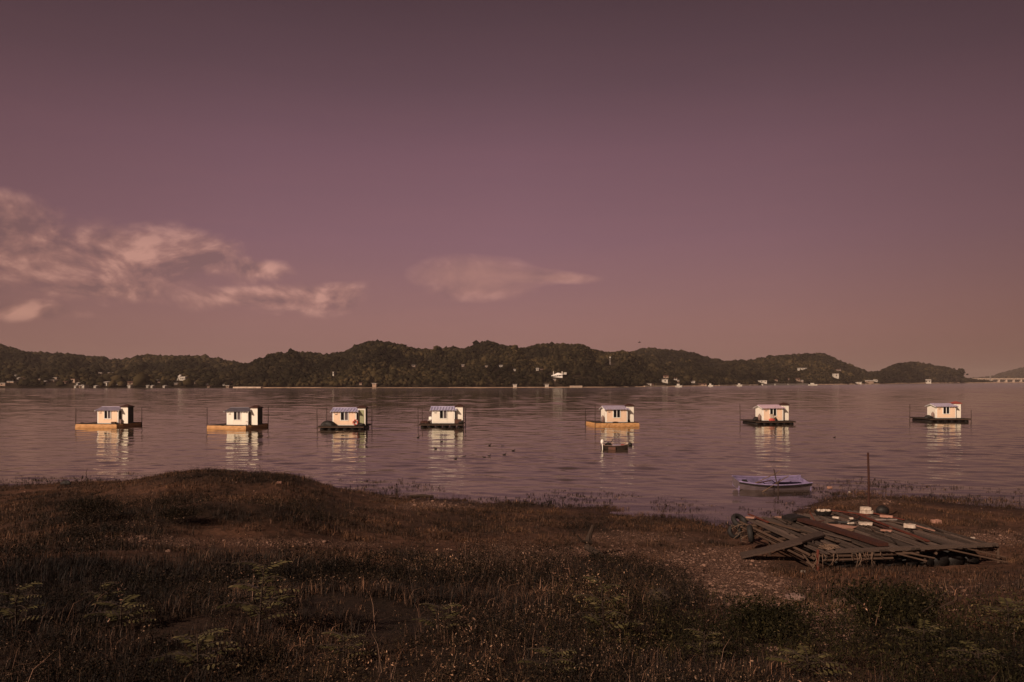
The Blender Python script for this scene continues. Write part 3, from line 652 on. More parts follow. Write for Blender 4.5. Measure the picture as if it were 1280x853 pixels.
# ------------------------------------------------------------------ the woods on the hills (one mass)
def ico_temp(seed, k=.2, sub=2):
    import bmesh
    bm = bmesh.new(); bmesh.ops.create_icosphere(bm, subdivisions=sub, radius=1); r_ = np.random.default_rng(seed)
    V = np.array([v.co[:] for v in bm.verts]); T = np.array([[v.index for v in f.verts] for f in bm.faces]); bm.free()
    V = V*(1+r_.normal(0, k, len(V)))[:, None]; V[:, 2] = np.maximum(V[:, 2], -.55); return V, T
def rock_temp(seed): v, t = ico_temp(seed, .12); return v, t
crowns = [ico_temp(i, .17) for i in range(8)]; small_crowns = [ico_temp(30+i, .30, 1) for i in range(10)]
Ps = []
occ = np.array(OCC)
def forest_pts(h_, spacing, tmin=.01, tmax=1.12):
    NN = 220000; pxs = rng.uniform(h_.px[0], h_.px[-1], NN); t = rng.uniform(tmin, tmax, NN)
    x, d, z = h_.surf(pxs, t)
    span = (h_.px[-1]-h_.px[0])/F; depth = (h_.dr(pxs)-h_.ds(pxs))*(tmax-tmin)
    want = span*d*depth/spacing**2                   # trees if this spot's density held everywhere
    keep = rng.uniform(0, 1, NN) < want/NN
    keep &= z > 1.2
    cl = fbm(pxs/16, d/40, 91, 3)
    keep &= ~((cl > .76) & (t < .8))
    py = HZ+F*(EYE-z)/d; hp = TREE_H*F/d
    for (ox, oy, ow, oh, od) in occ:
        keep &= ~((np.abs(pxs-ox) < ow/2+2.6) & (d < od+3) & (py-hp*1.25 < oy-oh*.12) & (py > oy-2))
        keep &= ~((np.abs(pxs-ox) < ow/2+2.0) & (np.abs(d-od) < 8))
    return np.stack([x, d, z], -1)[keep]
for h_, spc in ((left_hill, 3.3), (main_hill, 2.6), (back_hill, 4.0), (right_hill, 3.4), (islet, 3.4), (far_hill, 13)):
    q = forest_pts(h_, spc); s_ = rng.lognormal(0, .28, len(q))*spc*.56*np.where(q[:, 1] < 3000, 1, .7); Ps.append(np.concatenate([q, s_[:, None]], 1))
Ps = np.concatenate(Ps)
Ps[:, 2] += Ps[:, 3]*.55
sc3 = np.stack([Ps[:, 3], Ps[:, 3], Ps[:, 3]*rng.uniform(.7, 1.15, len(Ps))], -1)
print('forest trees', len(Ps))
tag(scatter('forest', small_crowns, Ps[:, :3], rng.uniform(0, 6.28, len(Ps)), sc3, M['forest']), 'dark wooded cover of crowns on the far hills', 'forest', kind='stuff')
# a few trees that stand out on their own
def crown_tree(px, py, hpx, h_, label, name='broadleaf_tree', lean=0):
    p = front_pick(px, py); d = p.y; H = hpx*d/F; o = thing(name, p, label, 'tree', 'single trees on the far shore')
    MB().loft([(0, 0, -1), (0, 0, H*.4), (lean*H*.2, 0, H*.75)], [H*.035, H*.028, H*.012], 6).build('trunk', 'bark', o)
    pts = rng.normal(0, 1, (46, 3))*np.array([H*.19, H*.19, H*.17])+np.array([lean*H*.15, 0, H*.64])
    c = scatter('crown', crowns, pts, rng.uniform(0, 6, 46), rng.uniform(.06, .13, 46)*H, M['forest']); c.parent = o
for a in [(1196, 478, 16, islet, 'ragged pine leaning out at the right end of the islet', 'pine_tree', .8), (1189, 479, 15, islet, 'tall tree next to the ragged pine on the islet'),
          (840, 480, 9, right_hill, 'round dark tree between the white houses of the right village'), (1064, 480, 10, right_hill, 'broad dark tree at the water right of the tall white block'),
          (1055, 480, 8, right_hill, 'smaller tree left of the broad dark tree at the water'), (764, 483, 13, main_hill, 'big dark tree at the water right of the short quay'),
          (752, 483, 12, main_hill, 'dark tree left of the big dark tree at the water'), (778, 483, 11, main_hill, 'dark tree right of the big dark tree at the water')]:
    crown_tree(*a)

# ------------------------------------------------------------------ floating huts
def corrugated(x0, x1, y0, z0, y1, z1, pitch=.36, amp=.045, th=.03):
    n = max(8, int((x1-x0)/pitch*4)); top = []; bot = []
    nrm = Vector((0, -(z1-z0), (y1-y0))).normalized()
    if nrm.z < 0: nrm = -nrm
    for i in range(n+1):
        x = x0+(x1-x0)*i/n; a = amp*math.sin(2*math.pi*(x-x0)/pitch)
        for lst, off in ((top, a+th), (bot, a)):
            for (y, z) in ((y0, z0), (y1, z1)): lst.append((x, y+nrm.y*off, z+nrm.z*off))
    vs = top+bot; o = len(top); fs = []
    for i in range(n):
        a, b, c, d = 2*i, 2*i+1, 2*i+3, 2*i+2
        fs += [(a, d, c, b), (a+o, b+o, c+o, d+o), (a, a+o, d+o, d), (b, c, c+o, b+o)]
    fs += [(0, 1, 1+o, o), (2*n, 2*n+o, 2*n+1+o, 2*n+1)]
    return vs, fs
def ragged_hull(W, D, z0, z1, seed):
    r_ = random.Random(seed); nx_, ny_ = 26, 12; mb = MB(); ring = []
    for i in range(nx_): ring.append((-W/2+W*i/nx_, -D/2))
    for i in range(ny_): ring.append((W/2, -D/2+D*i/ny_))
    for i in range(nx_): ring.append((W/2-W*i/nx_, D/2))
    for i in range(ny_): ring.append((-W/2, D/2-D*i/ny_))
    n = len(ring); lev = [z0, z0+(z1-z0)*.35, z0+(z1-z0)*.75, z1]; vs = []
    for k, z in enumerate(lev):
        for j, (x, y) in enumerate(ring):
            b = 1+(.012+.014*r_.random())*(1 if k in (1, 2) else 0)+r_.uniform(-.003, .003)
            vs.append((x*b, y*b, z+(r_.uniform(-.035, .03) if k == 3 else 0)))
    fs = [(k*n+j, k*n+(j+1) % n, (k+1)*n+(j+1) % n, (k+1)*n+j) for k in range(3) for j in range(n)]
    fs += [tuple(range(3*n, 4*n)), tuple(range(n-1, -1, -1))]
    return mb.add(vs, fs)
HUTS = []
def floating_hut(px, py, rz, W, D, style, hx, wallm, roofm, label, shed='panel_white', shed_roof='shed_roof', door=None, curtain='r', wpos=.5):
    p = Wp(px, py); rot = Matrix.Rotation(R(rz), 3, 'Z'); c = p + rot @ Vector((0, D/2, 0))
    o = thing('floating_hut', c, label, 'floating hut', 'floating fishing huts in a row on the lake', R(rz)); HUTS.append((o, W, D, c, rot, p.y))
    top = .50
    if style == 'tan':
        ragged_hull(W, D, -.25, .44, int(px)).build('hull', 'tan_tarp', o)
        k = MB(); 
        for s_ in (-1, 1): k.tube((-W/2, s_*(D/2-.02), .46), (W/2, s_*(D/2-.02), .46), .035)
        k.build('edge_pipe', 'dark_wood', o)
        MB().box((0, 0, .47), (W-.14, D-.14, .05)).build('deck', 'dark_wood', o)
    else:
        for i in range(6):
            x = -W/2+.45+(W-.9)*i/5
            f_ = MB(); f_.loft([(x, -D/2+.2, .06), (x, D/2-.2, .06)], .26, 12); f_.build('float', 'black', o, True)
        f_ = MB()
        for y in (-D/2+.06, -D/4, 0, D/4, D/2-.06): f_.box((0, y, .36), (W, .10, .10))
        for x in (-W/2+.06, W/2-.06): f_.box((x, 0, .36), (.1, D-.22, .098))
        f_.build('frame', 'dark_wood', o)
        d_ = MB()
        for i in range(24):
            x = -W/2+(i+.5)*W/24; d_.box((x, 0, .448), (W/24*.9, D, .05))
        d_.build('deck', 'dark_wood', o)
        r_ = MB()
        for x in np.linspace(-W/2+.1, W/2-.1, 5): r_.tube((x, -D/2-.06, .1), (x, -D/2-.06, .5), .03) if False else None
        r_.tube((-W/2, -D/2-.06, .30), (W/2, -D/2-.06, .30), .04); r_.build('fender_rail', 'oldwood', o)
    # hut body: gable house, ridge along x
    x0 = -W/2+W*hx; hw_ = 2.85; x1 = x0+hw_; y0 = -D/2+.85; y1 = y0+2.3; ym = (y0+y1)/2; H = 1.66; HR = 1.96; zb = top
    MB().prism_x([(y0, zb), (y1, zb), (y1, zb+H), (ym, zb+HR), (y0, zb+H)], x0, x1).build('wall', 'trim', o)
    wx = x0+hw_*wpos; ww = .86; wz0 = zb+.62; wz1 = zb+1.58
    pn = MB(); zt = zb+H-.03; zl = zb+.07                   # coloured sandwich panels between the white trims
    for (a, b) in ((x0+.13, wx-ww/2-.1), (wx+ww/2+.1, x1-.13)): pn.box(((a+b)/2, y0-.008, (zt+zl)/2), (b-a, .02, zt-zl))
    pn.box((wx, y0-.008, (wz0-.06+zl)/2), (ww+.16, .02, wz0-.06-zl)); pn.build('siding', wallm, o)
    fr = MB(); 
    for (cx, cz, sx, sz) in ((wx, wz1+.03, ww+.14, .07), (wx, wz0-.03, ww+.14, .07), (wx-ww/2-.03, (wz0+wz1)/2, .07, wz1-wz0-.01), (wx+ww/2+.03, (wz0+wz1)/2, .07, wz1-wz0-.01), (wx, (wz0+wz1)/2, .07, wz1-wz0-.01)):
        fr.box((cx, y0-.035, cz), (sx, .07, sz))
    fr = fr.build('window', 'trim', o)
    for k, s_ in enumerate((-1, 1)):
        MB().box((wx+s_*ww/4, y0-.017, (wz0+wz1)/2), (ww/2-.04, .03, wz1-wz0-.012)).build('pane', 'curtain' if (curtain == 'r' and k == 1) or (curtain == 'l' and k == 0) else 'glass', fr)
    MB().box((x0+.45, y0-.04, zb+1.30), (.26, .03, .10)).build('name_plate', 'steel', o)
    gp = MB(); gp.box((x0-.008, ym, (zb+.05+zt)/2), (.02, 2.3-.24, zt-zb-.05)); gp.build('gable_panel', 'panel_white', o)
    MB().box((x1+.008, ym, (zb+.05+zt)/2), (.02, 2.3-.24, zt-zb-.05)).build('gable_panel', 'shade_panel', o)  # right gable: its shade is put into the panel colour
    rr = MB(); ov = .22
    for s_ in (-1, 1):
        ye = ym+s_*(1.15+.26); ze = zb+HR-(HR-H)/1.15*(1.15+.26)
        rr.add(*corrugated(x0-ov, x1+ov, ym, zb+HR+.02, ye, ze+.02))
    rf = rr.build('roof', roofm, o)
    MB().tube((x0-ov-.02, ym, zb+HR+.07), (x1+ov+.02, ym, zb+HR+.07), .055).build('ridge_cap', roofm, rf)
    vg = MB()
    for x in (x0-ov+.02, x1+ov-.02):
        for s_ in (-1, 1):
            ye = ym+s_*(1.15+.26); ze = zb+HR-(HR-H)/1.15*(1.15+.26)
            a = Vector((x, ym, zb+HR-.03)); b = Vector((x, ye, ze-.03)); vg.loft([a, b], [.05, .05], 4)
    vg.build('verge_board', 'trim', rf)
    # toilet shed at the right end, set back
    sx0 = x1+.06; sw = .92; sy0 = y0+.45; sd_ = 1.1; sh = 2.02
    MB().box((sx0+sw/2, sy0+sd_/2, zb+sh/2), (sw, sd_, sh)).build('shed', shed, o)
    if door: MB().box((sx0+sw/2, sy0-.02, zb+.95), (sw*.66, .03, 1.7)).build('shed_door', door, o)
    MB().box((sx0+sw+.02, sy0+sd_/2, zb+sh/2), (.03, sd_-.06, sh-.02)).build('shed_shade_side', 'shade_panel', o)  # dark sheet painting the shade on the shed's right wall
    cx, cy = sx0+sw/2, sy0+sd_/2; e = .12
    MB().add([(cx-sw/2-e, cy-sd_/2-e, zb+sh+.002), (cx+sw/2+e, cy-sd_/2-e, zb+sh+.002), (cx+sw/2+e, cy+sd_/2+e, zb+sh+.002), (cx-sw/2-e, cy+sd_/2+e, zb+sh+.002),
              (cx-sw/2-e, cy-sd_/2-e, zb+sh+.08), (cx+sw/2+e, cy-sd_/2-e, zb+sh+.08), (cx+sw/2+e, cy+sd_/2+e, zb+sh+.08), (cx-sw/2-e, cy+sd_/2+e, zb+sh+.08), (cx-.15, cy, zb+sh+.32), (cx+.15, cy, zb+sh+.32)],
             [(3, 2, 1, 0), (0, 1, 5, 4), (1, 2, 6, 5), (2, 3, 7, 6), (3, 0, 4, 7), (4, 5, 9, 8), (5, 6, 9), (6, 7, 8, 9), (7, 4, 8)]).build('shed_roof', shed_roof, o)
    def loc(x, y, z=top): return c + rot @ Vector((x, y, z))
    return dict(o=o, loc=loc, x0=x0, x1=x1, y0=y0, y1=y1, W=W, D=D, rz=R(rz), ym=ym, sx0=sx0, sy0=sy0)
H1 = floating_hut(120, 535, -9, 5.5, 5.0, 'tan', .42, 'panel_peach', 'roof_lilac', 'leftmost floating hut, peach walls on a tan tarpaulin wrapped raft', shed='panel_white')
H2 = floating_hut(283, 537, -13, 5.1, 5.0, 'tan', .40, 'panel_white', 'roof_grey', 'second floating hut from the left, cream walls and grey roof on a tan raft')
H3 = floating_hut(426, 537.7, -1, 5.4, 4.6, 'dark', .28, 'panel_peach', 'roof_blue', 'third floating hut from the left, violet ribbed roof and red lifebuoy', shed='panel_white', door='shed_green')
H4 = floating_hut(551, 534.8, 0, 5.4, 4.6, 'dark', .28, 'panel_white', 'roof_blue', 'fourth floating hut from the left, white walls on a dark raft')
H5 = floating_hut(772, 533.4, 9, 5.6, 5.0, 'tan', .27, 'panel_peach', 'roof_lilac', 'third floating hut from the right, lilac roof on a tan raft behind the small motorboat', curtain='')
H6 = floating_hut(970, 531, 7, 5.5, 5.0, 'dark', .24, 'panel_peach', 'roof_pink', 'second floating hut from the right, pale pink roof, red items by its window', curtain='')
H7 = floating_hut(1188, 527.6, 2, 5.9, 5.2, 'dark', .24, 'panel_peach', 'roof_lilac', 'rightmost floating hut, peach walls with a red edge on its shed roof', curtain='', shed_roof='shed_red')
names = ['leftmost', 'second', 'third', 'fourth', 'fifth', 'sixth', 'rightmost']
def mooring(Hh, x, y, htop, which, k):
    q = Hh['loc'](x, y, 0); r_ = random.Random(int(q.x*31+q.y)); tl = (r_.uniform(-.05, .05), r_.uniform(-.03, .03))
    ob = MB().loft([(0, 0, -1.2), (tl[0]*.5, tl[1]*.5, .8), (tl[0], tl[1], htop)], [.05, .045, .035], 7).build('mooring_pole', 'pole', loc=q)
    tag(ob, f'dark mooring pole at the {which} of the {names[k]} floating hut from left' if k not in (0, 6) else f'thin dark mooring pole at the {which} of the {names[k]} floating hut', 'pole', 'mooring poles at the raft corners')
for k, (Hh, lst) in enumerate([(H1, [('fl', 2.3), ('br', 2.5)]), (H2, [('fl', 2.6), ('br', 2.6)]), (H3, [('fl', 2.4), ('bl', 2.5), ('br', 2.4)]), (H4, [('fl', 2.4), ('bl', 2.3), ('br', 2.3), ('fr', 1.9)]),
                               (H5, [('fl', 2.9), ('bl', 2.2), ('br', 2.7)]), (H6, [('bl', 2.6), ('br', 2.6)]), (H7, [('bl', 2.4), ('fr', 1.7), ('br', 2.3)])]):
    for cn, ht in lst:
        x = (Hh['W']/2+.1)*(1 if cn[1] == 'r' else -1); y = (Hh['D']/2-.1)*(-1 if cn[0] == 'f' else 1)
        mooring(Hh, x, y, ht, {'fl': 'front left corner', 'bl': 'back left corner', 'fr': 'front right corner', 'br': 'back right corner'}[cn], k)
# things standing on the rafts
def crate(Hh, x, y, sz, m, label, name='crate', cat='crate', rz=.1):
    o = thing(name, Hh['loc'](x, y, .50), label, cat, None, Hh['rz']+rz)
    MB().box((0, 0, sz[2]*.44), (sz[0], sz[1], sz[2]*.88)).build('box', m, o)
    MB().box((0, 0, sz[2]*.94), (sz[0]+.05, sz[1]+.05, sz[2]*.115)).build('lid', m, o)
crate(H1, 2.35, -1.3, (.6, .5, .5), 'cyl', 'pinkish grey storage box at the right end of the leftmost raft')
crate(H1, 2.0, -1.95, (.5, .3, .22), 'oldwood', 'low brown box at the front right of the leftmost raft')
crate(H2, 2.2, -1.5, (.28, .3, .42), 'cyl', 'small upright grey box beside the second hut from the left')
crate(H4, 2.05, -1.55, (.85, .6, .5), 'hroof', 'brown lidded chest at the right end of the fourth raft')
def heap(Hh, x, y, sz, m, label, seed, name='covered_heap', cat='tarpaulin heap'):
    o = MB().lump((0, 0, 0), sz, seed, .12, 18, 10, flat=0.0).build(name, m, smooth=False, loc=Hh['loc'](x, y, .48)); o.rotation_euler[2] = Hh['rz']; tag(o, label, cat)
heap(H3, -1.62, -1.7, (.85, .55, .62), 'black', 'black tarpaulin heap at the left end of the third raft', 3)
heap(H4, -2.0, -.8, (.75, .7, .34), 'rust_dark', 'low brown covered heap at the left end of the fourth raft', 5)
heap(H1, -2.35, -1.9, (.25, .3, .14), 'black', 'small black bundle at the left corner of the leftmost raft', 6)
heap(H6, -1.9, -.6, (.5, .5, .5), 'black', 'dark bundle at the left end of the sixth raft', 8)
heap(H7, -2.2, -.9, (.55, .45, .42), 'black', 'dark bundle at the left end of the rightmost raft', 9)
heap(H5, 1.75, -.8, (.5, .5, .5), 'black', 'dark bundle right of the third hut from the right', 12)
heap(H5, -.2, -2.2, (.42, .22, .14), 'black', 'flat black mat at the front edge of the third raft from the right', 13)
heap(H6, -.35, -1.98, (.42, .22, .36), 'red', 'red bag below the window of the sixth hut', 14, 'bag', 'bag')
crate(H6, -.25, -1.72, (.5, .22, .85), 'foam', 'upright white box behind the red bag below the window of the sixth hut', 'crate')
heap(H6, .2, -1.95, (.2, .2, .5), 'black', 'dark sack right of the red bag on the sixth raft', 15, 'sack', 'sack')
for Hh, nm in ((H5, 'third hut from the right'), (H6, 'sixth hut from the left'), (H7, 'rightmost hut')):
    o = thing('gas_cylinder', Hh['loc'](Hh['x0']-.3, Hh['y0']+.35, .5), f'upright grey brown gas cylinder against the left wall of the {nm}', 'gas cylinder', 'gas cylinders beside the huts')
    MB().loft([(0, 0, 0), (0, 0, .08), (0, 0, .62), (0, 0, .74), (0, 0, .8)], [.16, .2, .2, .14, .06], 14).build('tank', 'cyl', o, True)
    MB().torus((0, 0, .84), .09, .018, (0, 0, 1), 12, 5).build('collar', 'steel', o); MB().tube((0, 0, .78), (0, 0, .9), .03).build('valve', 'steel', o)
o = thing('lifebuoy', H3['loc'](H3['x1']-.08, H3['y0']-.2, .50+.36), 'round red and pale lifebuoy leaning on the third hut from the left', 'lifebuoy', None, 0)
MB().torus((0, 0, 0), .28, .075, (0, -1, .18), 24, 8).build('ring', 'red', o, True)
for k in range(4):
    a = math.pi/4+k*math.pi/2; MB().torus((.28*math.cos(a), 0+.05*math.sin(a), .28*math.sin(a)), .075, .03, (-math.sin(a), 0, math.cos(a)), 10, 5).build('band', 'trim', o)
o = thing('folding_chair', H4['loc'](H4['x0']-.35, H4['y0']+.2, .5), 'small white folding chair at the left wall of the fourth hut', 'chair')
MB().box((0, 0, .38), (.36, .34, .04)).build('seat', 'trim', o); MB().box((.1, .17, .62), (.34, .04, .36)).build('backrest', 'trim', o)
for sx in (-1, 1):
    for sy in (-1, 1): MB().tube((sx*.15, sy*.14, 0), (sx*.15, sy*.14, .37), .015).build('leg', 'steel', o)
for k, (Hh, x, y, lb) in enumerate([(H3, 2.45, -2.0, 'dark tyre fender lying at the right corner of the third raft'), (H4, 2.5, -1.9, 'dark tyre fender lying at the right corner of the fourth raft'),
                                    (H6, -2.4, -1.5, 'dark tyre fender lying at the left edge of the sixth raft'), (H7, -2.5, -1.9, 'dark tyre fender lying at the front left corner of the rightmost raft')]):
    o = MB().torus((0, 0, 0), .26, .11, (0, .2, 1), 18, 8).build('tyre_fender', 'rubber', smooth=True, loc=Hh['loc'](x, y, .61)); tag(o, lb, 'tyre', 'tyre fenders on the rafts')

# ------------------------------------------------------------------ boats
def boat_shell(Lb, B, H, bow=.55, stern=.85, th=.035, rake=.25):
    n = 14; prof = []
    for i in range(n+1):
        t = i/n; x = -Lb/2+Lb*t
        wd = B/2*(stern+(1-stern)*math.sin(min(1, t/.45)*math.pi/2) if t < .45 else 1-(1-bow)*((t-.45)/.55)**2.2)
        sh = H*(1+.22*(2*t-1)**2+.12*max(0, t-.5)); bz = .0+rake*H*max(0, (t-.7)/.3)**2
        prof.append((x, wd, sh, bz))
    mb = MB(); vs = []
    for (x, wd, sh, bz) in prof:
        vs += [(x, -wd, sh), (x, -wd*.78, bz+.06), (x, 0, bz), (x, wd*.78, bz+.06), (x, wd, sh), (x, wd-th, sh), (x, wd*.78-th, bz+.10), (x, 0, bz+.06), (x, -wd*.78+th, bz+.10), (x, -wd+th, sh)]
    m_ = 10; outer = []; inner = []
    for i in range(n):
        for k in range(m_):
            f = (i*m_+k, (i+1)*m_+k, (i+1)*m_+(k+1) % m_, i*m_+(k+1) % m_)
            (outer if k in (0, 1, 2, 3) else inner).append(f)
    ends = [tuple(range(0, m_)), tuple(n*m_+k for k in range(m_-1, -1, -1))]
    tr = [(0, 1, 2, 3, 4), tuple(n*m_+k for k in (4, 3, 2, 1, 0))]
    return vs, outer, inner, ends+tr, prof
p = Wp(969, 613); LB = 3.85
o = thing('rowing_boat', p+Vector((0, .75, -.06)), 'lilac rowing boat with white hull and crossed oars floating by the shore', 'rowing boat', None, R(182))
o.rotation_euler = (R(-7), 0, R(182))          # lists a little towards the bank
vs, outer, inner, ends, prof = boat_shell(LB, 1.80, .46, .66, .88)
MB().add(vs, outer+ends[2:]).build('hull', 'boat_white', o)
MB().add(vs, inner+ends[:0]).build('lining', 'lilac_dark', o)
g_ = MB()
for s_ in (-1, 1): g_.loft([(x, s_*(wd+.01), sh+.012) for x, wd, sh, bz in prof], .032, 6)
g_.build('gunwale', 'lilac_paint', o)
g2 = MB()
for s_ in (-1, 1): g2.loft([(x, s_*(wd+.012), sh-.055) for x, wd, sh, bz in prof], .022, 6)
g2.build('rubbing_strip', 'black', o)
MB().box((-LB/2+.03, 0, .27), (.05, 1.44, .42)).build('transom', 'lilac_paint', o); MB().box((LB/2-.03, 0, .33), (.05, 1.05, .44)).build('bow_board', 'lilac_paint', o)
MB().hexa([(1.15, -.72, .40), (1.15, .72, .40), (1.9, .53, .50), (1.9, -.53, .50)], [(1.15, -.72, .44), (1.15, .72, .44), (1.9, .53, .54), (1.9, -.53, .54)]).build('foredeck', 'lilac_paint', o)
MB().box((.15, 0, .34), (.28, 1.62, .04)).build('thwart', 'lilac_paint', o)
MB().box((-.98, -.42, .40), (1.45, .66, .035)).build('stern_deck', 'lilac_paint', o)
MB().prism_x([(-.1, .44), (.25, .44), (.08, .58)], 1.35, 1.6).build('cleat', 'black', o)
def oar(a, b, label, group='oars of the rowing boat'):
    a, b = Vector(a), Vector(b); t = (b-a).normalized(); o = thing('oar', a, label, 'oar', group); L_ = (b-a).length
    MB().loft([(0, 0, 0), tuple(t*L_*.72)], [.024, .022], 7).build('shaft', 'oar', o)
    sd2 = t.cross(Vector((0, 0, 1))).normalized()*.055; q = t*L_*.70; e = t*L_; up = sd2.cross(t).normalized()*.012
    MB().hexa([q-sd2*.4-up, q+sd2*.4-up, e+sd2-up, e-sd2-up], [q-sd2*.4+up, q+sd2*.4+up, e+sd2+up, e-sd2+up]).build('blade', 'oar', o)
oar(at(985.4, 595.5, 42.6), at(953.5, 614.8, 41.4), 'oar lying across the near side of the rowing boat, blade at the water')
oar(at(975.5, 589.3, 43.0), at(941, 605.5, 42.9), 'oar lying inside the rowing boat towards its left end')
tag(MB().loft([at(967.3, 586.5, 42.7), at(971, 604, 42.5)], [.03, .028], 7).build('boat_hook', 'pole'), 'short dark pole sticking up from the middle of the rowing boat', 'pole')
tag(MB().loft([at(972.6, 602, 41.2), at(972.9, 615, 41.15)+Vector((0, 0, -.5))], [.035, .04], 7).build('mooring_stake', 'pole'), 'dark stake in the water in front of the rowing boat', 'stake')
tag(MB().loft([at(936, 606.3, 42.5), at(957, 602, 42.6), at(964, 600.8, 42.6)], [.035, .03, .03], 6).build('driftwood_stick', 'rust_dark'), 'crooked brown stick lying in the left half of the rowing boat', 'stick')
# small motorboat below the fifth hut
p = Wp(767, 562.5); sB = p.y/F
o = thing('motorboat', p+Vector((0, .8, -.06)), 'small dark motorboat with white outboard in front of the tan raft', 'motorboat', None, R(-6))
LB2 = 2.25; vs, outer, inner, ends, prof = boat_shell(LB2, 1.1, .36, .45, .9)
MB().add(vs, outer+ends[2:]).build('hull', 'dark_wood', o, loc=(.18, 0, 0)); MB().hexa([(-.35, -.60, .06), (.25, -.60, .06), (.25, -.52, .06), (-.35, -.52, .06)], [(-.35, -.60, .27), (.25, -.60, .27), (.25, -.52, .27), (-.35, -.52, .27)]).build('side_board', 'hroof', o); MB().add(vs, inner).build('lining', 'hc', o, loc=(.18, 0, 0))
g_ = MB()
for s_ in (-1, 1): g_.loft([(x+.18, s_*(wd+.01), sh+.012) for x, wd, sh, bz in prof], .03, 6)
g_.build('gunwale', 'cyl', o)
MB().box((.35, 0, .38), (.7, .96, .05)).build('cover_board', 'roof_lilac', o); MB().box((.85, -.1, .40), (.3, .4, .16)).build('fish_box', 'shed_red', o)
MB().lump((-.35, .05, .40), (.28, .26, .22), 4, .15).build('engine_cover', 'black', o); MB().box((-.95, 0, .20), (.06, .95, .4)).build('transom', 'dark_wood', o)
om = MB().lump((-.86, -.52, .70), (.15, .15, .22), 2, .05).build('outboard_motor', 'motor_white', o, True)
MB().loft([(-.86, -.54, .7), (-.84, -.6, .3), (-.84, -.6, -.2)], [.06, .045, .04], 8).build('outboard_leg', 'motor_white', om); MB().loft([(-.8, -.42, .72), (-.5, .0, .66)], .02, 6).build('tiller', 'black', om)
MB().loft([(-1.1, .3, .5), (-1.5, .4, .5)], .025, 6).build('stern_rod', 'oldwood', o); MB().loft([(-.2, .1, .5), (.05, .2, .85)], .03, 6).build('handle', 'black', o)
p = Wp(787.8, 557); tag(MB().loft([(0, 0, -.1), (0, 0, .0), (0, 0, .12), (0, 0, .22), (0, 0, .26)], [.05, .16, .2, .14, .05], 12).build('mooring_buoy', 'black', smooth=True, loc=p), 'small black mooring buoy right of the motorboat', 'buoy')
p = Wp(784.0, 556); tag(MB().lump((0, 0, .05), (.14, .1, .1), 3).build('foam_float', 'foam', loc=p), 'small white float between the motorboat and the black buoy', 'float')
# ducks
dk = [(522.6, 547.4, 1, 'lone dark duck swimming just below the left end of the fourth raft'), (544.5, 561.3, -1, 'dark duck below the fourth floating hut, left of a pair'), (552, 552.8, -1, 'dark duck in the reflection of the fourth hut window'),
      (569.5, 573.8, 1, 'dark duck, leftmost of the flock nearest the shore'), (580, 572, 1, 'dark duck second from left in the flock, neck raised'), (605.4, 572.4, -1, 'dark duck of the middle pair, left one'),
      (611.5, 570.6, 1, 'dark duck of the middle pair, right one with raised head'), (612, 557.3, 1, 'small dark duck, farthest left of the two at the back'), (628.5, 558.3, -1, 'dark duck, right one of the two at the back'),
      (630.4, 569.2, 1, 'small dark duck between the middle pair and the rightmost duck'), (641.6, 564.3, 1, 'largest dark duck, rightmost of the flock'), (1169.7, 546, -1, 'lone dark duck below the rightmost floating hut'), (1043, 547.5, 1, 'lone dark duck between the two rightmost floating huts')]
dpath = [(-.21, 0, .10), (-.14, 0, .08), (-.05, 0, .06), (.05, 0, .06), (.12, 0, .09), (.15, 0, .14), (.16, 0, .19), (.185, 0, .225), (.22, 0, .215), (.265, 0, .205)]
drad = [.012, .05, .085, .085, .06, .035, .03, .042, .03, .009]
dm = MB().loft(dpath, drad, 10, sy=1.1); first = None
for (px, py, fs, lb) in dk:
    if first is None: ob = dm.build('duck', 'duck', smooth=True); first = ob
    else: ob = first.copy(); COL.objects.link(ob)
    k = random.uniform(.62, .8); ob.location = Wp(px, py); ob.scale = (k, k, k); ob.rotation_euler[2] = (0 if fs > 0 else math.pi)+random.uniform(-.5, .5); tag(ob, lb, 'duck', 'ducks swimming on the lake')
# gliding bird
p = at(799, 428.2, 260)
o = MB(); o.loft([(-.45, 0, 0), (-.2, 0, 0), (.1, 0, .02), (.4, 0, .02), (.6, 0, 0)], [.03, .1, .13, .09, .02], 8)
for s_ in (-1, 1): o.hexa([(-.1, 0, .02), (.25, 0, .02), (.15, s_*1.0, .22), (-.05, s_*1.0, .22)], [(-.1, 0, .05), (.25, 0, .05), (.15, s_*1.0, .25), (-.05, s_*1.0, .25)])
tag(o.build('flying_bird', 'duck', loc=p), 'tiny dark bird gliding above the back hill', 'bird')

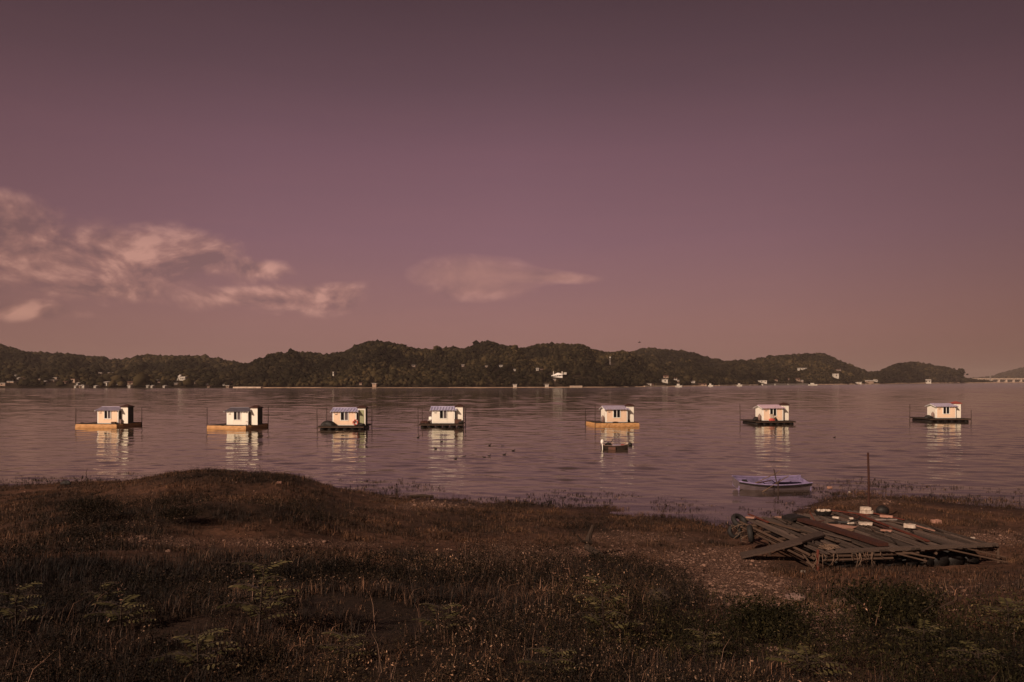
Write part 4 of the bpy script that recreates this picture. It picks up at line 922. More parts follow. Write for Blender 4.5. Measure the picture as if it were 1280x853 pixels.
# ------------------------------------------------------------------ the derelict raft on the bank
def D(px, py):                                       # point of the sloping deck seen at a photo position
    d = (EYE-1.35-.585)/((py-HZ)/F-.028); return Vector(((px-640)/F*d, d, 1.35-.028*(d-20.9)))
N_, R_, F_, L_ = D(1022, 690), D(1243, 681), D(1094, 637.5), D(927, 647.5)
def Q(s_, t): return (N_*(1-s_)+R_*s_)*(1-t)+(L_*(1-s_)+F_*s_)*t
cen = Q(.5, .5); cen = Vector((cen.x, cen.y, float(gz(cen.x, cen.y))))
rf = thing('derelict_raft', cen, 'derelict wooden raft with warped planks stranded on the bank', 'raft')
def q(s_, t, dz=0.0): v = Q(s_, t)-cen; v.z += dz; return v
rr = random.Random(5)
pk = MB(); NP = 34
for i in range(NP):
    a = i/NP+.003; b = (i+1)/NP-.006-rr.random()*.008; segs = [0, rr.uniform(.3, .7), 1] if rr.random() < .6 else [0, 1]
    for k in range(len(segs)-1):
        t0 = segs[k]+(.0 if k else -rr.uniform(0, .035)); t1 = segs[k+1]-.004+(rr.uniform(-.03, .03) if k == len(segs)-2 else 0)
        if k == 0 and i in (3, 4): t0 = .12
        z0, z1 = rr.uniform(-.03, .03), rr.uniform(-.03, .035)
        pk.hexa([q(a, t0, z0-.035), q(b, t0, z0-.035), q(b, t1, z1-.035), q(a, t1, z1-.035)], [q(a, t0, z0), q(b, t0, z0+rr.uniform(-.03, .03)), q(b, t1, z1), q(a, t1, z1+rr.uniform(-.03, .03))])
pk.build('deck', 'deckwood', rf)
bm_ = MB()
for t in (.015, .2, .4, .6, .8, .985):
    bm_.loft([q(-.02, t, -.085), q(.5, t, -.09), q(1.02, t, -.085)], .045, 7)
bm_.loft([q(0, -.012, -.10), q(.25, -.014, -.13), q(.55, -.012, -.12)], .035, 7); bm_.loft([q(.02, -.02, -.2), q(.4, -.02, -.22)], .03, 7)
for s_ in (-.02, .33, .66, 1.01): bm_.loft([q(s_, 0, -.17), q(s_, .5, -.17), q(s_, 1, -.17)], .04, 7)
bm_.loft([q(-.035, .02, -.09), q(-.035, .95, -.07)], .038, 7); bm_.loft([q(-.05, .05, -.2), q(-.05, .9, -.18)], .034, 7); bm_.loft([q(-.03, .3, -.3), q(-.02, .0, -.36)], .03, 7)
bm_.build('beam', 'oldwood', rf)
r6 = random.Random(77)
MB().hexa([q(.10, -.018, -.04), q(1.01, -.014, -.04), q(1.01, .008, -.04), q(.10, .006, -.04)], [q(.10, -.018, .05), q(1.01, -.014, .045), q(1.01, .008, .045), q(.10, .006, .05)]).build('edge_board', 'deckwood', rf)
for k in range(34):
    s0, t0 = r6.uniform(.04, .94), r6.uniform(.05, .85); l_ = r6.uniform(.06, .22); ds_ = r6.uniform(-.05, .05); wd_ = r6.uniform(.004, .010); th_ = r6.uniform(.02, .05)
    t1 = min(.98, t0+l_); s1 = min(.98, max(.02, s0+ds_))
    MB().hexa([q(s0, t0, .026), q(s0+wd_, t0, .026), q(s1+wd_, t1, .026), q(s1, t1, .026)], [q(s0, t0, .026+th_), q(s0+wd_, t0, .026+th_), q(s1+wd_, t1, .03+th_), q(s1, t1, .03+th_)]).build('batten', r6.choice(['oldwood', 'deckwood', 'rust_dark', 'deckwood', 'dark_wood']), rf)
fl = MB()
for i in range(9):
    for (t0, t1) in ((.035, .46), (.50, .93)):
        s_ = .17+.72*i/8; fl.loft([q(s_, t0, -.42), q(s_, t1, -.42)], .25, 12)
fl.build('float', 'black', rf, True)
for (s_, t, h, m_, lean) in ((-.005, -.012, .62, 'rust', .0), (1.02, 0, .50, 'oldwood', .04), (.30, -.01, .5, 'dark_wood', .02), (.62, .03, .5, 'dark_wood', -.02), (-.03, .5, .55, 'dark_wood', 0), (.985, .5, .55, 'dark_wood', 0), (-.02, .96, .6, 'dark_wood', 0), (.98, .98, .6, 'dark_wood', 0)):
    a = q(s_, t, .07 if m_ == 'rust' else -.04); MB().tube(a, a+Vector((lean, lean*.5, -h-.1)), .035, .038, 8).build('post', m_, rf)
for (a, b) in (((.72, -.01, -.06), (1.03, -.05, -.42)), ((.82, -.01, -.05), (1.04, -.03, -.32)), ((.42, -.02, -.1), (.56, -.06, -.28)), ((-.03, .12, -.1), (-.02, -.03, -.5)), ((.46, -.01, -.08), (.62, -.04, -.24)), ((.90, 0, -.12), (1.03, .02, -.2))):
    MB().loft([q(*a), q(*b)], .022, 6).build('brace', 'oldwood', rf)
r3 = random.Random(9)
for i in range(22):                                   # frayed rope ends and shreds hanging from the near edge
    s_ = r3.choice([-.02, .02, .06, .09, .12, .16, .2, .24, .28, .33])+r3.uniform(-.015, .015); l_ = r3.uniform(.10, .38)
    a = q(s_, -.03, -.03); MB().loft([a, a+Vector((r3.uniform(-.05, .05), -.03, -l_*.5)), a+Vector((r3.uniform(-.09, .09), r3.uniform(-.05, .02), -l_))], [.009, .007, .005], 5).build('rope', 'rope', rf)
for i in range(5):
    a = q(.09+r3.uniform(-.03, .03), .06+r3.uniform(-.03, .03), .03); pts = [a+Vector((math.cos(x*.9+i)*.15*(1+.3*math.sin(i*3+x)), math.sin(x*.9+i)*.22, .01*x*r3.random())) for x in range(9)]; MB().loft(pts, .011, 5).build('rope_coil', 'rope', rf)
# things lying on it
def slab(name, a, b, wd, th, m, label, cat, seg=3, bow=0.0, z=.0, group=None, via=None):
    a, b = Vector(a), Vector(b); t = (b-a); s2 = Vector((-t.y, t.x, 0)).normalized()*wd/2; up = Vector((0, 0, th)); mb = MB()
    P = [a+t*(i/seg)+Vector((0, 0, z+bow*math.sin(math.pi*i/seg))) for i in range(seg+1)] if via is None else [a, a.lerp(Vector(via), .5)-Vector((0, 0, .02)), Vector(via), Vector(via).lerp(b, .5)+Vector((0, 0, .02)), b]
    vs = []
    for k_ in P: vs += [k_-s2, k_+s2, k_+s2+up, k_-s2+up]
    fs = [(3, 2, 1, 0), tuple(4*seg+i for i in range(4))]
    for i in range(seg):
        for j in range(4): fs.append((4*i+j, 4*i+(j+1) % 4, 4*i+4+(j+1) % 4, 4*i+4+j))
    c0 = P[0]; mb.add([v-c0 for v in vs], fs); return tag(mb.build(name, m, loc=c0), label, cat, group)
up3 = Vector((0, 0, .04))
slab('metal_channel', D(992, 650)+up3, D(1104, 685)+up3, .30, .09, M['rust_dark'], 'wide dark rusty metal channel lying across the derelict raft', 'metal beam', 4, .02)
slab('plastic_sheet', D(983, 652)+up3*1.1, D(1006, 651)+up3*1.3, .55, .10, M['black'], 'black curved sheet at the upper end of the rusty channel', 'sheet', 3, .05)
gp0 = G(926, 698)+Vector((0, 0, .05)); slab('gangplank', gp0, D(1029, 672)+up3*2.2, .60, .05, M['plank_dark'], 'long wooden gangplank leaning from the ground onto the derelict raft', 'plank', 4, via=D(1000, 680.5)+up3*1.8)
slab('metal_strip', D(936, 645)+up3, D(960, 655)+up3, .09, .03, M['rust'], 'short rusty metal strip at the left back edge of the raft', 'metal strip')
slab('metal_strip', D(1040, 640)+up3, D(1087, 646)+up3, .09, .03, M['rust'], 'rusty strip along the back edge of the derelict raft', 'metal strip', group='rusty strips on the derelict raft')
slab('metal_strip', D(1072, 645)+up3, D(1160, 679)+up3, .09, .035, M['rust'], 'longest rusty strip running down the right half of the raft', 'metal strip', group='rusty strips on the derelict raft')
slab('metal_strip', D(1090, 643)+up3, D(1130, 652)+up3, .07, .03, M['rust'], 'rusty strip near the black round float', 'metal strip', group='rusty strips on the derelict raft')
slab('metal_strip', D(1066, 648)+up3, D(1112, 664)+up3, .06, .03, M['rust_dark'], 'dark rusty strip left of the longest one on the raft', 'metal strip', group='rusty strips on the derelict raft')
slab('pale_pole', D(963, 655)+up3, D(1000, 666)+up3, .10, .04, M['oldwood'], 'pale board on the left half of the raft', 'board')
slab('pale_pole', D(1000, 664)+up3, D(1048, 680)+up3, .08, .03, M['oldwood'], 'pale narrow board beside the rusty channel', 'board')
slab('metal_pipe', D(1094, 652)+up3, D(1121, 652)+up3, .07, .04, M['steel'], 'pale grey pipe lying on the right half of the raft', 'pipe', 1)
slab('thin_batten', D(1137, 657)+up3, D(1168, 666)+up3, .04, .03, M['foam_dirty'], 'thin pale batten right of the white foam block', 'batten')
slab('plywood_sheet', D(1028, 659)+up3*.9, D(1066, 663)+up3*.9, .8, .02, M['foam_dirty'], 'faded pinkish plywood sheet in the middle of the raft', 'plywood', 2, .01)
def foam(c, sz, rz, m, label, seed, name='foam_block', cat='foam block'):
    mb = MB(); r5 = random.Random(seed); nx_, ny_ = 5, 4; vs = []; rot = Matrix.Rotation(rz, 3, 'Z')
    for z in (0, 1):
        for i in range(nx_+1):
            for j in range(ny_+1):
                e = 1-(.12 if (i in (0, nx_) and j in (0, ny_)) else 0)
                v = Vector(((i/nx_-.5)*sz[0]*e+r5.uniform(-.02, .02)*sz[0], (j/ny_-.5)*sz[1]*e+r5.uniform(-.03, .03)*sz[1], z*sz[2]*(1+r5.uniform(-.12, .1))))
                vs.append(rot @ v)
    m_ = (nx_+1)*(ny_+1); fs = []
    def id_(z, i, j): return z*m_+i*(ny_+1)+j
    for i in range(nx_):
        for j in range(ny_): fs += [(id_(1, i, j), id_(1, i+1, j), id_(1, i+1, j+1), id_(1, i, j+1)), (id_(0, i, j), id_(0, i, j+1), id_(0, i+1, j+1), id_(0, i+1, j))]
    for i in range(nx_): fs += [(id_(0, i, 0), id_(0, i+1, 0), id_(1, i+1, 0), id_(1, i, 0)), (id_(0, i+1, ny_), id_(0, i, ny_), id_(1, i, ny_), id_(1, i+1, ny_))]
    for j in range(ny_): fs += [(id_(0, 0, j+1), id_(0, 0, j), id_(1, 0, j), id_(1, 0, j+1)), (id_(0, nx_, j), id_(0, nx_, j+1), id_(1, nx_, j+1), id_(1, nx_, j))]
    return tag(mb.add(vs, fs).build(name, m, loc=c), label, cat)
foam(D(1083, 643)+up3*.8, (.40, .28, .10), .1, 'foam', 'lower white foam block of the stack at the foot of the tall pole', 1)
foam(D(1082, 643)+up3*.8+Vector((0, 0, .115)), (.36, .26, .10), -.25, 'foam', 'upper white foam block of the stack at the foot of the tall pole', 2)
foam(D(1137, 662)+up3*1.5, (.34, .24, .10), -.5, 'foam', 'bright white foam block on the right side of the raft', 3)
foam(D(1062, 656)+up3, (.26, .22, .05), .3, 'foam', 'white foam scrap in the middle of the raft, left one', 4, 'foam_scrap', 'foam scrap')
foam(D(1082, 657.5)+up3, (.40, .30, .06), -.3, 'foam', 'larger white foam scrap right of the middle of the raft', 5, 'foam_scrap', 'foam scrap')
foam(D(1057, 665)+up3, (.5, .22, .04), .1, 'oar', 'yellowish flat scrap below the plywood sheet', 6, 'foam_scrap', 'scrap')
foam(D(1045, 649.5)+up3, (.22, .1, .05), -.8, 'foam', 'thin white scrap below the dark tub', 7, 'foam_scrap', 'foam scrap')
foam(D(1064, 650.5)+up3, (.12, .1, .05), 0, 'foam', 'tiny white scrap near the back of the raft', 8, 'foam_scrap', 'foam scrap')
foam(D(1108, 665.5)+up3, (.32, .2, .03), -.6, 'foam_dirty', 'pinkish torn scrap on the right half of the raft', 10, 'torn_sheet', 'scrap')
foam(D(1108, 648.5)+up3, (.40, .1, .07), -.6, 'foam_dirty', 'pinkish crumpled strip right of the black float', 11, 'torn_sheet', 'scrap')
foam(D(978, 649)+up3, (.5, .26, .03), .2, 'foam_dirty', 'pale crumpled sheet behind the black curved sheet', 12, 'torn_sheet', 'scrap')
foam(D(938, 649)+up3, (.3, .2, .03), -.5, 'foam_dirty', 'pale scrap next to the short rusty strip at the left of the raft', 13, 'torn_sheet', 'scrap')
c = D(1029, 645)+up3
o = thing('plastic_tub', c, 'shallow dark tub filled with pale rubbish at the back of the raft', 'tub', None, .1)
tb = MB()
ring = [(math.cos(a)*.32, math.sin(a)*.2) for a in np.linspace(0, 2*math.pi, 17)[:-1]]; n = 16; vs = []
for (k, z) in ((.8, 0), (1, .13), (.93, .13), (.75, .03)): vs += [(x*k, y*k, z) for x, y in ring]
fs = [(a*n+j, a*n+(j+1) % n, (a+1)*n+(j+1) % n, (a+1)*n+j) for a in range(3) for j in range(n)]+[tuple(range(3*n, 4*n)), tuple(range(n-1, -1, -1))]
tb.add(vs, fs).build('basin', 'black', o)
for k in range(5): ob = MB().lump((0, 0, 0), (.07, .05, .05), k, .25, 8, 6).build('crumpled_bag', 'foam', loc=c+Vector((-.12+.07*k, random.uniform(-.06, .06), .13+random.uniform(0, .04)))); tag(ob, ['leftmost', 'second', 'middle', 'fourth', 'rightmost'][k]+' pale crumpled bag in the dark tub on the raft', 'bag', 'crumpled bags in the tub')
c = D(1103, 643)+Vector((0, 0, .02))
tag(MB().lump((0, 0, .1), (.22, .2, .19), 7, .05, 16, 10, flat=-.1).build('round_float', 'black', smooth=True, loc=c), 'black round float at the back edge right of the foam stack', 'float')
o = thing('anchor', D(1020, 655)+up3, 'small rusty anchor with upright shank on the raft', 'anchor')
MB().loft([(0, 0, 0), (-.16, .1, .30)], .018, 6).build('shank', 'rust', o); MB().loft([(-.12, -.1, .05), (-.03, -.03, .02), (.12, .04, .03), (.28, .05, .05)], .022, 6).build('fluke', 'rust_dark', o)
tag(MB().loft([(0, 0, 0), (.3, .05, .03), (.6, -.08, .04), (.9, .02, .10), (1.05, .1, .2)], [.035, .04, .035, .03, .02], 7).build('driftwood', 'black', loc=D(1036, 656)+up3), 'dark crooked branch lying beside the plywood sheet', 'branch')
def tyre(c, R0, r, axis, label): tag(MB().torus((0, 0, 0), R0, r, axis, 26, 9).build('tyre', 'rubber', smooth=True, loc=c), label, 'tyre', 'tyres hung on the raft corner')
tyre(D(923, 650)+Vector((0, -.1, -.02)), .21, .08, (.35, -.6, .75), 'black tyre hung highest on the left corner of the raft')
tyre(D(943, 660)+Vector((-.16, -.15, -.16)), .21, .075, (.92, -.30, .15), 'black tyre standing against the left edge of the raft, nearest the gangplank')
tyre(D(915, 655)+Vector((.05, -.12, -.22)), .17, .065, (.2, -.9, .3), 'black tyre hanging lowest at the left corner of the raft')
r5 = random.Random(21); mb = MB()
for k in range(16):
    c0 = Vector((r5.uniform(-.3, .35), r5.uniform(-.15, .1), r5.uniform(-.3, .12))); mb.loft([c0, c0+Vector((r5.uniform(-.12, .12), r5.uniform(-.05, .05), r5.uniform(-.15, .05))), c0+Vector((r5.uniform(-.2, .2), 0, r5.uniform(-.22, .0)))], .008, 5)
tag(mb.build('torn_net', 'rope', loc=D(921, 655)+Vector((.05, -.28, -.05))), 'torn pale net and rope tangled around the tyres', 'net')
# tall pole, floating foam, litter and driftwood
pb = Vector(((1086-640)/F*29.6, 29.6, 0)); pb.z = float(gz(pb.x, pb.y)); topz = EYE-(566-HZ)/F*29.6
tag(MB().loft([(0, 0, -.4), (0, 0, (topz-pb.z)*.6), (-.03, 0, topz-pb.z)], [.05, .042, .038], 8).build('rusty_pole', 'rust_dark', loc=pb), 'tall thin rusty pole standing behind the raft', 'pole')
foam(G(1170, 654)+Vector((0, 0, -.01)), (.36, .24, .13), .1, 'foam_dirty', 'pinkish foam block lying on the bank behind the raft', 31)
foam(Wp(1037, 610.5)+Vector((0, 0, -.03)), (.25, .2, .12), .4, 'foam_dirty', 'small pinkish foam block floating right of the rowing boat', 32)
foam(G(1216, 674.5), (.12, .1, .07), .4, 'foam', 'small white scrap on the gravel near the right edge of the raft', 33, 'foam_scrap', 'scrap')
foam(G(1125, 631), (.12, .1, .05), .4, 'foam_dirty', 'small pale scrap on the spit right of the tall pole', 34, 'foam_scrap', 'scrap')
foam(G(1004, 716), (.14, .08, .05), .4, 'foam', 'small white scrap on the grass in front of the raft', 35, 'foam_scrap', 'scrap')
foam(G(1062, 616), (.10, .1, .05), .4, 'foam', 'small white scrap on the spit left of the tall pole', 36, 'foam_scrap', 'scrap')
foam(G(349, 605), (.18, .12, .08), .4, 'foam_dirty', 'small pinkish scrap at the edge of the left mound', 37, 'foam_scrap', 'scrap')
g0 = G(750, 697)
o = MB(); o.loft([(-.05, .5, .35), (-.12, .35, .22), (-.16, .2, .1), (-.02, 0, .05), (.12, -.25, .0)], [.025, .04, .05, .045, .03], 7); o.loft([(-.1, .25, .15), (-.25, .15, .2), (-.32, .1, .3)], [.03, .02, .01], 6); o.loft([(-.06, .1, .06), (-.22, -.2, .0)], [.035, .02], 6)
ob = o.build('driftwood', 'bark', loc=g0); ob.scale = (1.9, 1.9, 1.9); tag(ob, 'forked dark driftwood branch on the bare gravel in the middle', 'driftwood')
g0 = G(527, 621.5); tag(MB().loft([(-.6, 0, .05), (0, .05, .07), (.6, 0, .04)], [.05, .07, .04], 7).build('driftwood', 'bark', loc=g0), 'dark log lying at the waterline left of the middle', 'log')
g0 = G(108, 606); tag(MB().loft([(0, 0, -.1), (.03, 0, .35), (-.02, 0, .62), (.06, 0, .9)], [.03, .022, .016, .008], 6).build('dead_stick', 'pole', loc=g0), 'thin dead stick standing at the shore left of the mound', 'stick')
g0 = G(83, 606.5); tag(MB().lump((0, 0, .1), (.24, .2, .16), 8, .2).build('rock', 'rubber', loc=g0), 'dark rock at the shoreline left of the dead stick', 'rock')
g0 = G(824, 757); tag(MB().lump((0, 0, .06), (.16, .13, .12), 9, .15).build('rock', 'dark_wood', loc=g0), 'round dark stone at the edge of the gravel path', 'rock')
g0 = G(995, 750); tag(MB().lump((0, 0, .04), (.15, .12, .06), 10, .2).build('rock', 'cyl', loc=g0), 'flat grey stone on the gravel path below the raft', 'rock')

# ------------------------------------------------------------------ ground cover
def blade(rr_, h, wd, lean, nseg=2):
    a = rr_.uniform(0, 6.28); dx, dy = math.cos(a), math.sin(a); px_, py_ = -dy*wd/2, dx*wd/2; bx, by = rr_.normal(0, .05), rr_.normal(0, .05)
    l1 = lean*.35; m = (bx+dx*l1*h, by+dy*l1*h, h*.55); t = (bx+dx*lean*h, by+dy*lean*h, h*(1-.25*lean))
    V = [(bx-px_, by-py_, -.02), (bx+px_, by+py_, -.02), (m[0]-px_*.8, m[1]-py_*.8, m[2]), (m[0]+px_*.8, m[1]+py_*.8, m[2]), t]
    return V, [(0, 1, 3), (0, 3, 2), (2, 3, 4)]
def tuft(seed, nb, h, wd, lean):
    r_ = np.random.default_rng(seed); V = []; T = []
    for _ in range(nb):
        v, t = blade(r_, h*r_.uniform(.5, 1.15), wd*r_.uniform(.6, 1.2), abs(r_.normal(0, lean))); o_ = len(V); V += v; T += [tuple(i+o_ for i in f) for f in t]
    return V, T
def leafy(seed, h, nl, ls, spread=.10, head=False):
    r_ = np.random.default_rng(seed); V = []; T = []
    ns = 3
    for s_ in range(ns):
        a = r_.uniform(0, 6.28); ln = r_.uniform(.05, .35); tip = np.array([math.cos(a)*ln*h, math.sin(a)*ln*h, h*r_.uniform(.7, 1.1)]); b = np.array([r_.normal(0, .03), r_.normal(0, .03), -.02])
        o_ = len(V); V += [tuple(b+[.003, 0, 0]), tuple(b-[.003, 0, 0]), tuple(tip)]; T.append((o_, o_+1, o_+2))
        for k in range(nl//ns):
            f = r_.uniform(.2, 1.0) if not head else r_.uniform(.55, 1.0); c = b+(tip-b)*f+r_.normal(0, spread*h*.35, 3)*[1, 1, .5]
            d1 = r_.normal(0, 1, 3); d1 /= np.linalg.norm(d1); d2 = np.cross(d1, r_.normal(0, 1, 3)); d2 /= np.linalg.norm(d2); q_ = ls*r_.uniform(.5, 1.3)
            o_ = len(V); V += [tuple(c-d1*q_), tuple(c+d2*q_*.4), tuple(c+d1*q_), tuple(c-d2*q_*.4)]; T += [(o_, o_+1, o_+2), (o_, o_+2, o_+3)]
    return V, T
def spots(n, y0, y1, dens, power=1.0, margin=110):
    y = y0+(y1-y0)*rng.uniform(0, 1, n)**power; px = rng.uniform(-margin, 1280+margin, n); x = (px-640)/F*y
    z = gz(x, y); PX, PY = pxpy(x, y, z); k = rng.uniform(0, 1, n) < dens(PX, PY, x, y, z)
    # keep the raft's floor plan clear
    s_ = (x-N_.x); inr = (x > 7.6) & (x < 13.3) & (y > 21.2) & (y < 28.2) & (x > 7.4+.0*y)
    k &= ~inr
    return np.stack([x, y, z], -1)[k]
tw = lambda P, a, b: rng.uniform(a, b, len(P))
patch = lambda x, y, s_, sd_: fbm(x/s_, y/s_, sd_, 3)
# brown short turf over the whole bank
P = spots(84000, 5, 46, lambda a, b, x, y, z: np.where(z > -.03, (1-.95*gravel_f(a, b))*(1-.6*dark_f(a, b))*(1-.65*ell(a, b, 1140, 738, 150, 32))*(.08+.92*sstep(.38, .58, patch(x, y, 1.6, 51))), 0), .9)
tag(scatter('short_grass', [tuft(i, 9, .10, .009, .8) for i in range(8)], P, tw(P, 0, 6.28), tw(P, .6, 1.7)*np.clip(P[:, 1]/20, .38, 1.0), M['grass_brown']), 'short brown grass on the lower bank', 'grass', kind='stuff')
# dark taller grass
P = spots(68000, 3.2, 34, lambda a, b, x, y, z: np.where(z > .05, (.06+.94*dark_f(a, b))*(1-.9*gravel_f(a, b))*sstep(.34, .56, patch(x, y, .9, 61))*(.42+.58*sstep(.40, .52, patch(x, y, 3.2, 63))), 0), 1.15)
print('dark', len(P))
tag(scatter('dark_grass', [tuft(20+i, 12, .17, .007, .95) for i in range(8)], P, tw(P, 0, 6.28), tw(P, .5, 1.35)*np.clip(P[:, 1]/10, .55, 1.0), M['grass_dark']), 'dark tangled grass on the upper bank', 'grass', kind='stuff')
# leafy weeds
P = spots(17000, 3.4, 33, lambda a, b, x, y, z: np.where(z > .1, (.05+.9*dark_f(a, b))*(1-.6*((a > 900) & (b < 790)))*(1-.6*gravel_f(a, b))*sstep(.38, .6, patch(x, y, 1.3, 71)), 0), 1.25)
tag(scatter('leafy_weeds', [leafy(i, .24, 60, .0125, .6) for i in range(8)], P, tw(P, 0, 6.28), tw(P, .7, 1.5)*np.clip(P[:, 1]/11, .55, 1.1), M['weed']), 'dark leafy weeds with pale dry leaves among the grass', 'weeds', kind='stuff')
P = spots(5500, 3.6, 15, lambda a, b, x, y, z: np.clip(sstep(640, 900, a)*sstep(725, 770, b)*.9*sstep(.4, .6, patch(x, y, 1.5, 81))*(1-.9*ell(a, b, 1210, 750, 120, 30))+ell(a, b, 1115, 768, 50, 20)*.7, 0, 1)*(1-.5*gravel_f(a, b)), 1.0)
tag(scatter('green_weeds', [leafy(60+i, .22, 60, .012, .7) for i in range(6)], P, tw(P, 0, 6.28), tw(P, .5, 1.3), M['weed_green']), 'low dark green weeds at the lower right', 'weeds', kind='stuff')
# dry seed-head stalks
P = spots(9000, 5, 20, lambda a, b, x, y, z: np.clip(ell(a, b, 640, 722, 75, 17)*.8+ell(a, b, 480, 745, 60, 20)*.04+ell(a, b, 1060, 715, 60, 10)*.35+.005*(b > 690)+ell(a, b, 1160, 708, 40, 8)*.2, 0, 1))
print('stalks', len(P))
tag(scatter('dry_stalks', [leafy(90+i, .48, 26, .014, .10, True) for i in range(8)], P, tw(P, 0, 6.28), tw(P, .6, 1.1), M['dry']), 'upright dry seed head stalks on the ledge', 'dry stalks', kind='stuff')
# long pale straws close to the camera
P = spots(5200, 3.4, 11, lambda a, b, x, y, z: .02+.3*ell(a, b, 20, 820, 110, 90)+.2*ell(a, b, 500, 830, 120, 50), 1.0)
tag(scatter('long_straw', [tuft(120+i, 4, .36, .005, .9) for i in range(6)], P, tw(P, 0, 6.28), tw(P, .4, .8), M['dry']), 'long pale bent straws in the nearest grass', 'straw', kind='stuff')
# grass and reeds standing in the shallow water
P = spots(42000, 30, 56, lambda a, b, x, y, z: np.where((z < .06) & (z > -.34), np.clip((ell(a, b, 430, 612, 110, 14)+ell(a, b, 620, 630, 160, 10)+ell(a, b, 750, 628, 60, 6)+ell(a, b, 870, 650, 60, 12)*.7+ell(a, b, 1190, 630, 150, 10)*.7+ell(a, b, 1060, 618, 90, 12)*.8+ell(a, b, 80, 608, 160, 6)*.7), 0, 1)*.8*sstep(.40, .60, patch(x, y, 2.0, 95)), 0))
P[:, 2] = np.maximum(P[:, 2], -.15); print('reeds', len(P))
tag(scatter('shore_reeds', [tuft(140+i, 5, .24, .010, .6) for i in range(6)], P, tw(P, 0, 6.28), tw(P, .5, 1.25), M['grass_dark']), 'sparse dark reeds standing in the shallow water', 'reeds', kind='stuff')
P = spots(60000, 28, 60, lambda a, b, x, y, z: np.where((z < .02) & (z > -.75), np.clip(1.1+z*1.9, 0, 1)*sstep(.42, .60, patch(x, y, 2.6, 97))*.5, 0))
P[:, 2] = .0; print('weed', len(P))
tag(scatter('floating_weed', [tuft(170+i, 6, .09, .02, 1.6) for i in range(6)], P, tw(P, 0, 6.28), tw(P, .5, 1.3), M['grass_dark']), 'thin scattered weed lying in the shallows', 'water weed', kind='stuff')
# stones
P = spots(90000, 6, 46, lambda a, b, x, y, z: np.where(z > .02, gravel_f(a, b)**1.3*.75+.012, 0), .75)
print('stones', len(P)); sz = rng.lognormal(-4.15, .6, len(P)); P[:, 2] += sz*.2
tag(scatter('gravel', [rock_temp(i) for i in range(5)], P, tw(P, 0, 6.28), np.stack([sz, sz*.8, sz*.55], -1), M['stone']), 'loose reddish stones and shells on the bare patches', 'gravel', kind='stuff')

# ------------------------------------------------------------------ single plants one can point at
def pinnate(px, pyb, pyt, label, nf=9, seed=0, spread=.5, name='sapling', m='sap', cat='plant', tilt=.9):
    b = G(px, pyb); H = max(.15, (pyb-pyt)*b.y/F); o = thing(name, b, label, cat, 'leafy plants on the near bank'); r_ = random.Random(seed)
    lean = Vector((r_.uniform(-.1, .1), 0, 1)); top = lean*H
    MB().loft([(0, 0, -.05), tuple(lean*H*.5), tuple(top)], [.010, .007, .003], 6).build('stem', 'bark', o)
    lf = MB(); st = MB()
    for k in range(nf):
        f = .25+.75*k/nf; a = k*2.4+r_.uniform(-.3, .3); L__ = H*spread*(1.15-.55*f)*r_.uniform(.8, 1.2)+.06
        p0 = lean*H*f; dr = Vector((math.cos(a), math.sin(a), .45)).normalized(); pts = []
        for j in range(9):
            u_ = j/8; pts.append(p0+dr*L__*u_+Vector((0, 0, -tilt*.35*L__*u_*u_)))
        st.loft(pts, .0025, 4)
        sd2 = dr.cross(Vector((0, 0, 1))).normalized()
        for j in range(1, 9):
            for s_ in (-1, 1):
                ll = L__*.26*(1-.5*abs(j/8-.4)); c0 = pts[j]; tip = c0+sd2*s_*ll+dr*ll*.35+Vector((0, 0, -ll*.25+r_.uniform(-.01, .01))); w_ = dr*ll*.17
                lf.add([c0, (c0+tip)/2-w_, tip, (c0+tip)/2+w_], [(0, 1, 2, 3)])
    st.build('stalk', 'bark', o); lf.build('foliage', m, o)
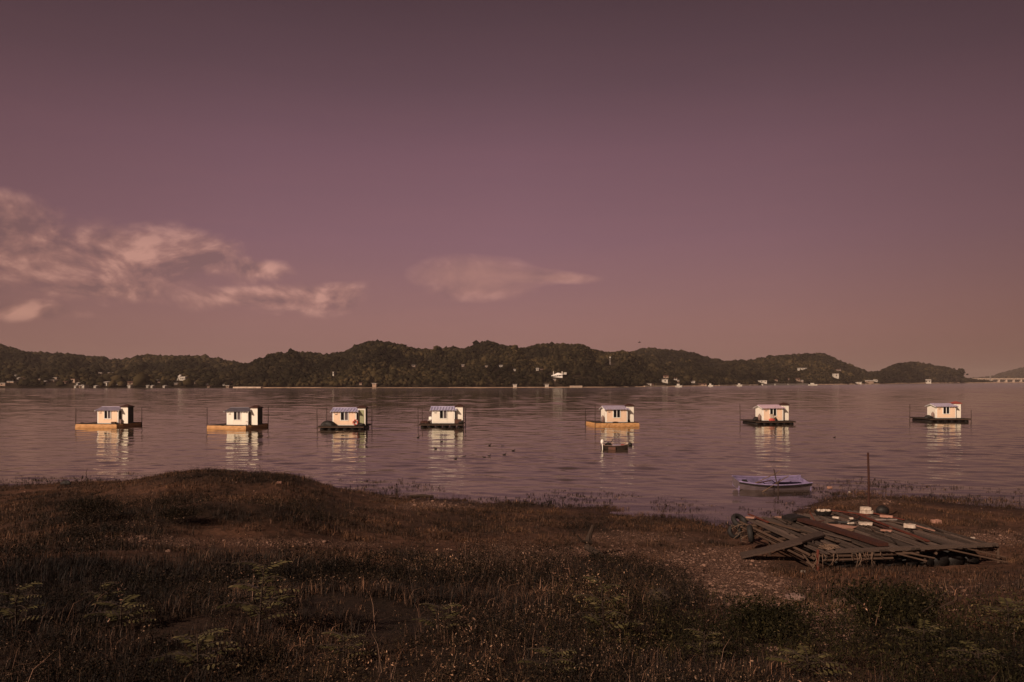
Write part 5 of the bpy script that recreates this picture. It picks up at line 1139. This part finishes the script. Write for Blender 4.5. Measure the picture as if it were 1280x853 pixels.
for a in [(757, 808, 722, 'tall pale green sapling with paired leaves, middle of the bank', 16, 1, .42), (322, 800, 705, 'branching pale green sapling on the left of the bank', 18, 2, .45), (249, 850, 792, 'fern like plant with bright striped leaves at the bottom left', 14, 3, .75),
          (128, 765, 728, 'small pale sapling in the weeds at the far left', 9, 4, .6), (548, 795, 757, 'small sapling with dark drooping leaves left of the tall one', 10, 5, .7), (150, 790, 752, 'low bushy plant under the small sapling at the left', 12, 6, .9),
          (1010, 850, 826, 'low fern at the bottom edge right of the middle', 12, 7, 1.2), (1262, 800, 752, 'leafy green plant at the right edge', 14, 8, .7), (1155, 815, 785, 'low spreading fern in front of the dark bush', 12, 9, 1.1),
          (880, 828, 790, 'thin leafy plant right of the tall pale sapling', 10, 10, .6), (20, 790, 735, 'leafy plant at the far left edge', 12, 11, .6), (430, 830, 795, 'small leafy plant in the dark grass at the bottom', 10, 12, .8), (690, 850, 815, 'low leafy plant at the bottom middle', 10, 13, .9), (1225, 845, 815, 'low fern at the bottom right corner', 12, 14, 1.2)]:
    pinnate(*a)
def bush(px, py, w_, h, label, seed):
    b = G(px, py); o = thing('bush', b, label, 'bush', 'leafy plants on the near bank'); r_ = np.random.default_rng(seed)
    st = MB()
    for k in range(9):
        a = k*.7; st.loft([(0, 0, -.05), (math.cos(a)*w_*.25, math.sin(a)*w_*.25, h*.5), (math.cos(a)*w_*.42, math.sin(a)*w_*.42, h*.85)], [.01, .007, .003], 5)
    st.build('stem', 'bark', o)
    n = 260; pts = r_.normal(0, .36, (n, 3))*[w_*.55, w_*.55, h*.35]+[0, 0, h*.5]; pts[:, 2] = np.maximum(pts[:, 2], .03)
    c = scatter('foliage', [leafy(200+i, .12, 22, .016, 1.0) for i in range(4)], pts, r_.uniform(0, 6.28, n), r_.uniform(.7, 1.2, n), M['weed'] if px < 500 else M['weed_green']); c.parent = o
bush(1118, 788, 1.15, .42, 'broad dark green bush on the slope below the raft', 1)
bush(960, 800, .8, .3, 'dark bush beside the gravel path', 2)
bush(112, 655, 1.6, .75, 'dark leafy bush on the left bank below the shore', 3)
bush(222, 655, 1.3, .45, 'dark leafy bush right of the larger one on the left bank', 4)

# ------------------------------------------------------------------ air
if HAZE:
    hm = bpy.data.materials.new('air'); hm.use_nodes = True; t = NT(hm.node_tree); t.n.clear()
    out = t.new('ShaderNodeOutputMaterial'); pv = t.new('ShaderNodeVolumePrincipled')
    pv.inputs['Color'].default_value = (.92, .74, .70, 1); pv.inputs['Density'].default_value = .00011; pv.inputs['Anisotropy'].default_value = 0.1
    t.l.new(pv.outputs[0], out.inputs['Volume'])
    hb = MB(); hb.box((0, WE/2-30, 60), (2*WE+20, WE+300, 130)); tag(hb.build('haze', hm), 'thin pale evening haze over the lake', 'haze', kind='stuff')
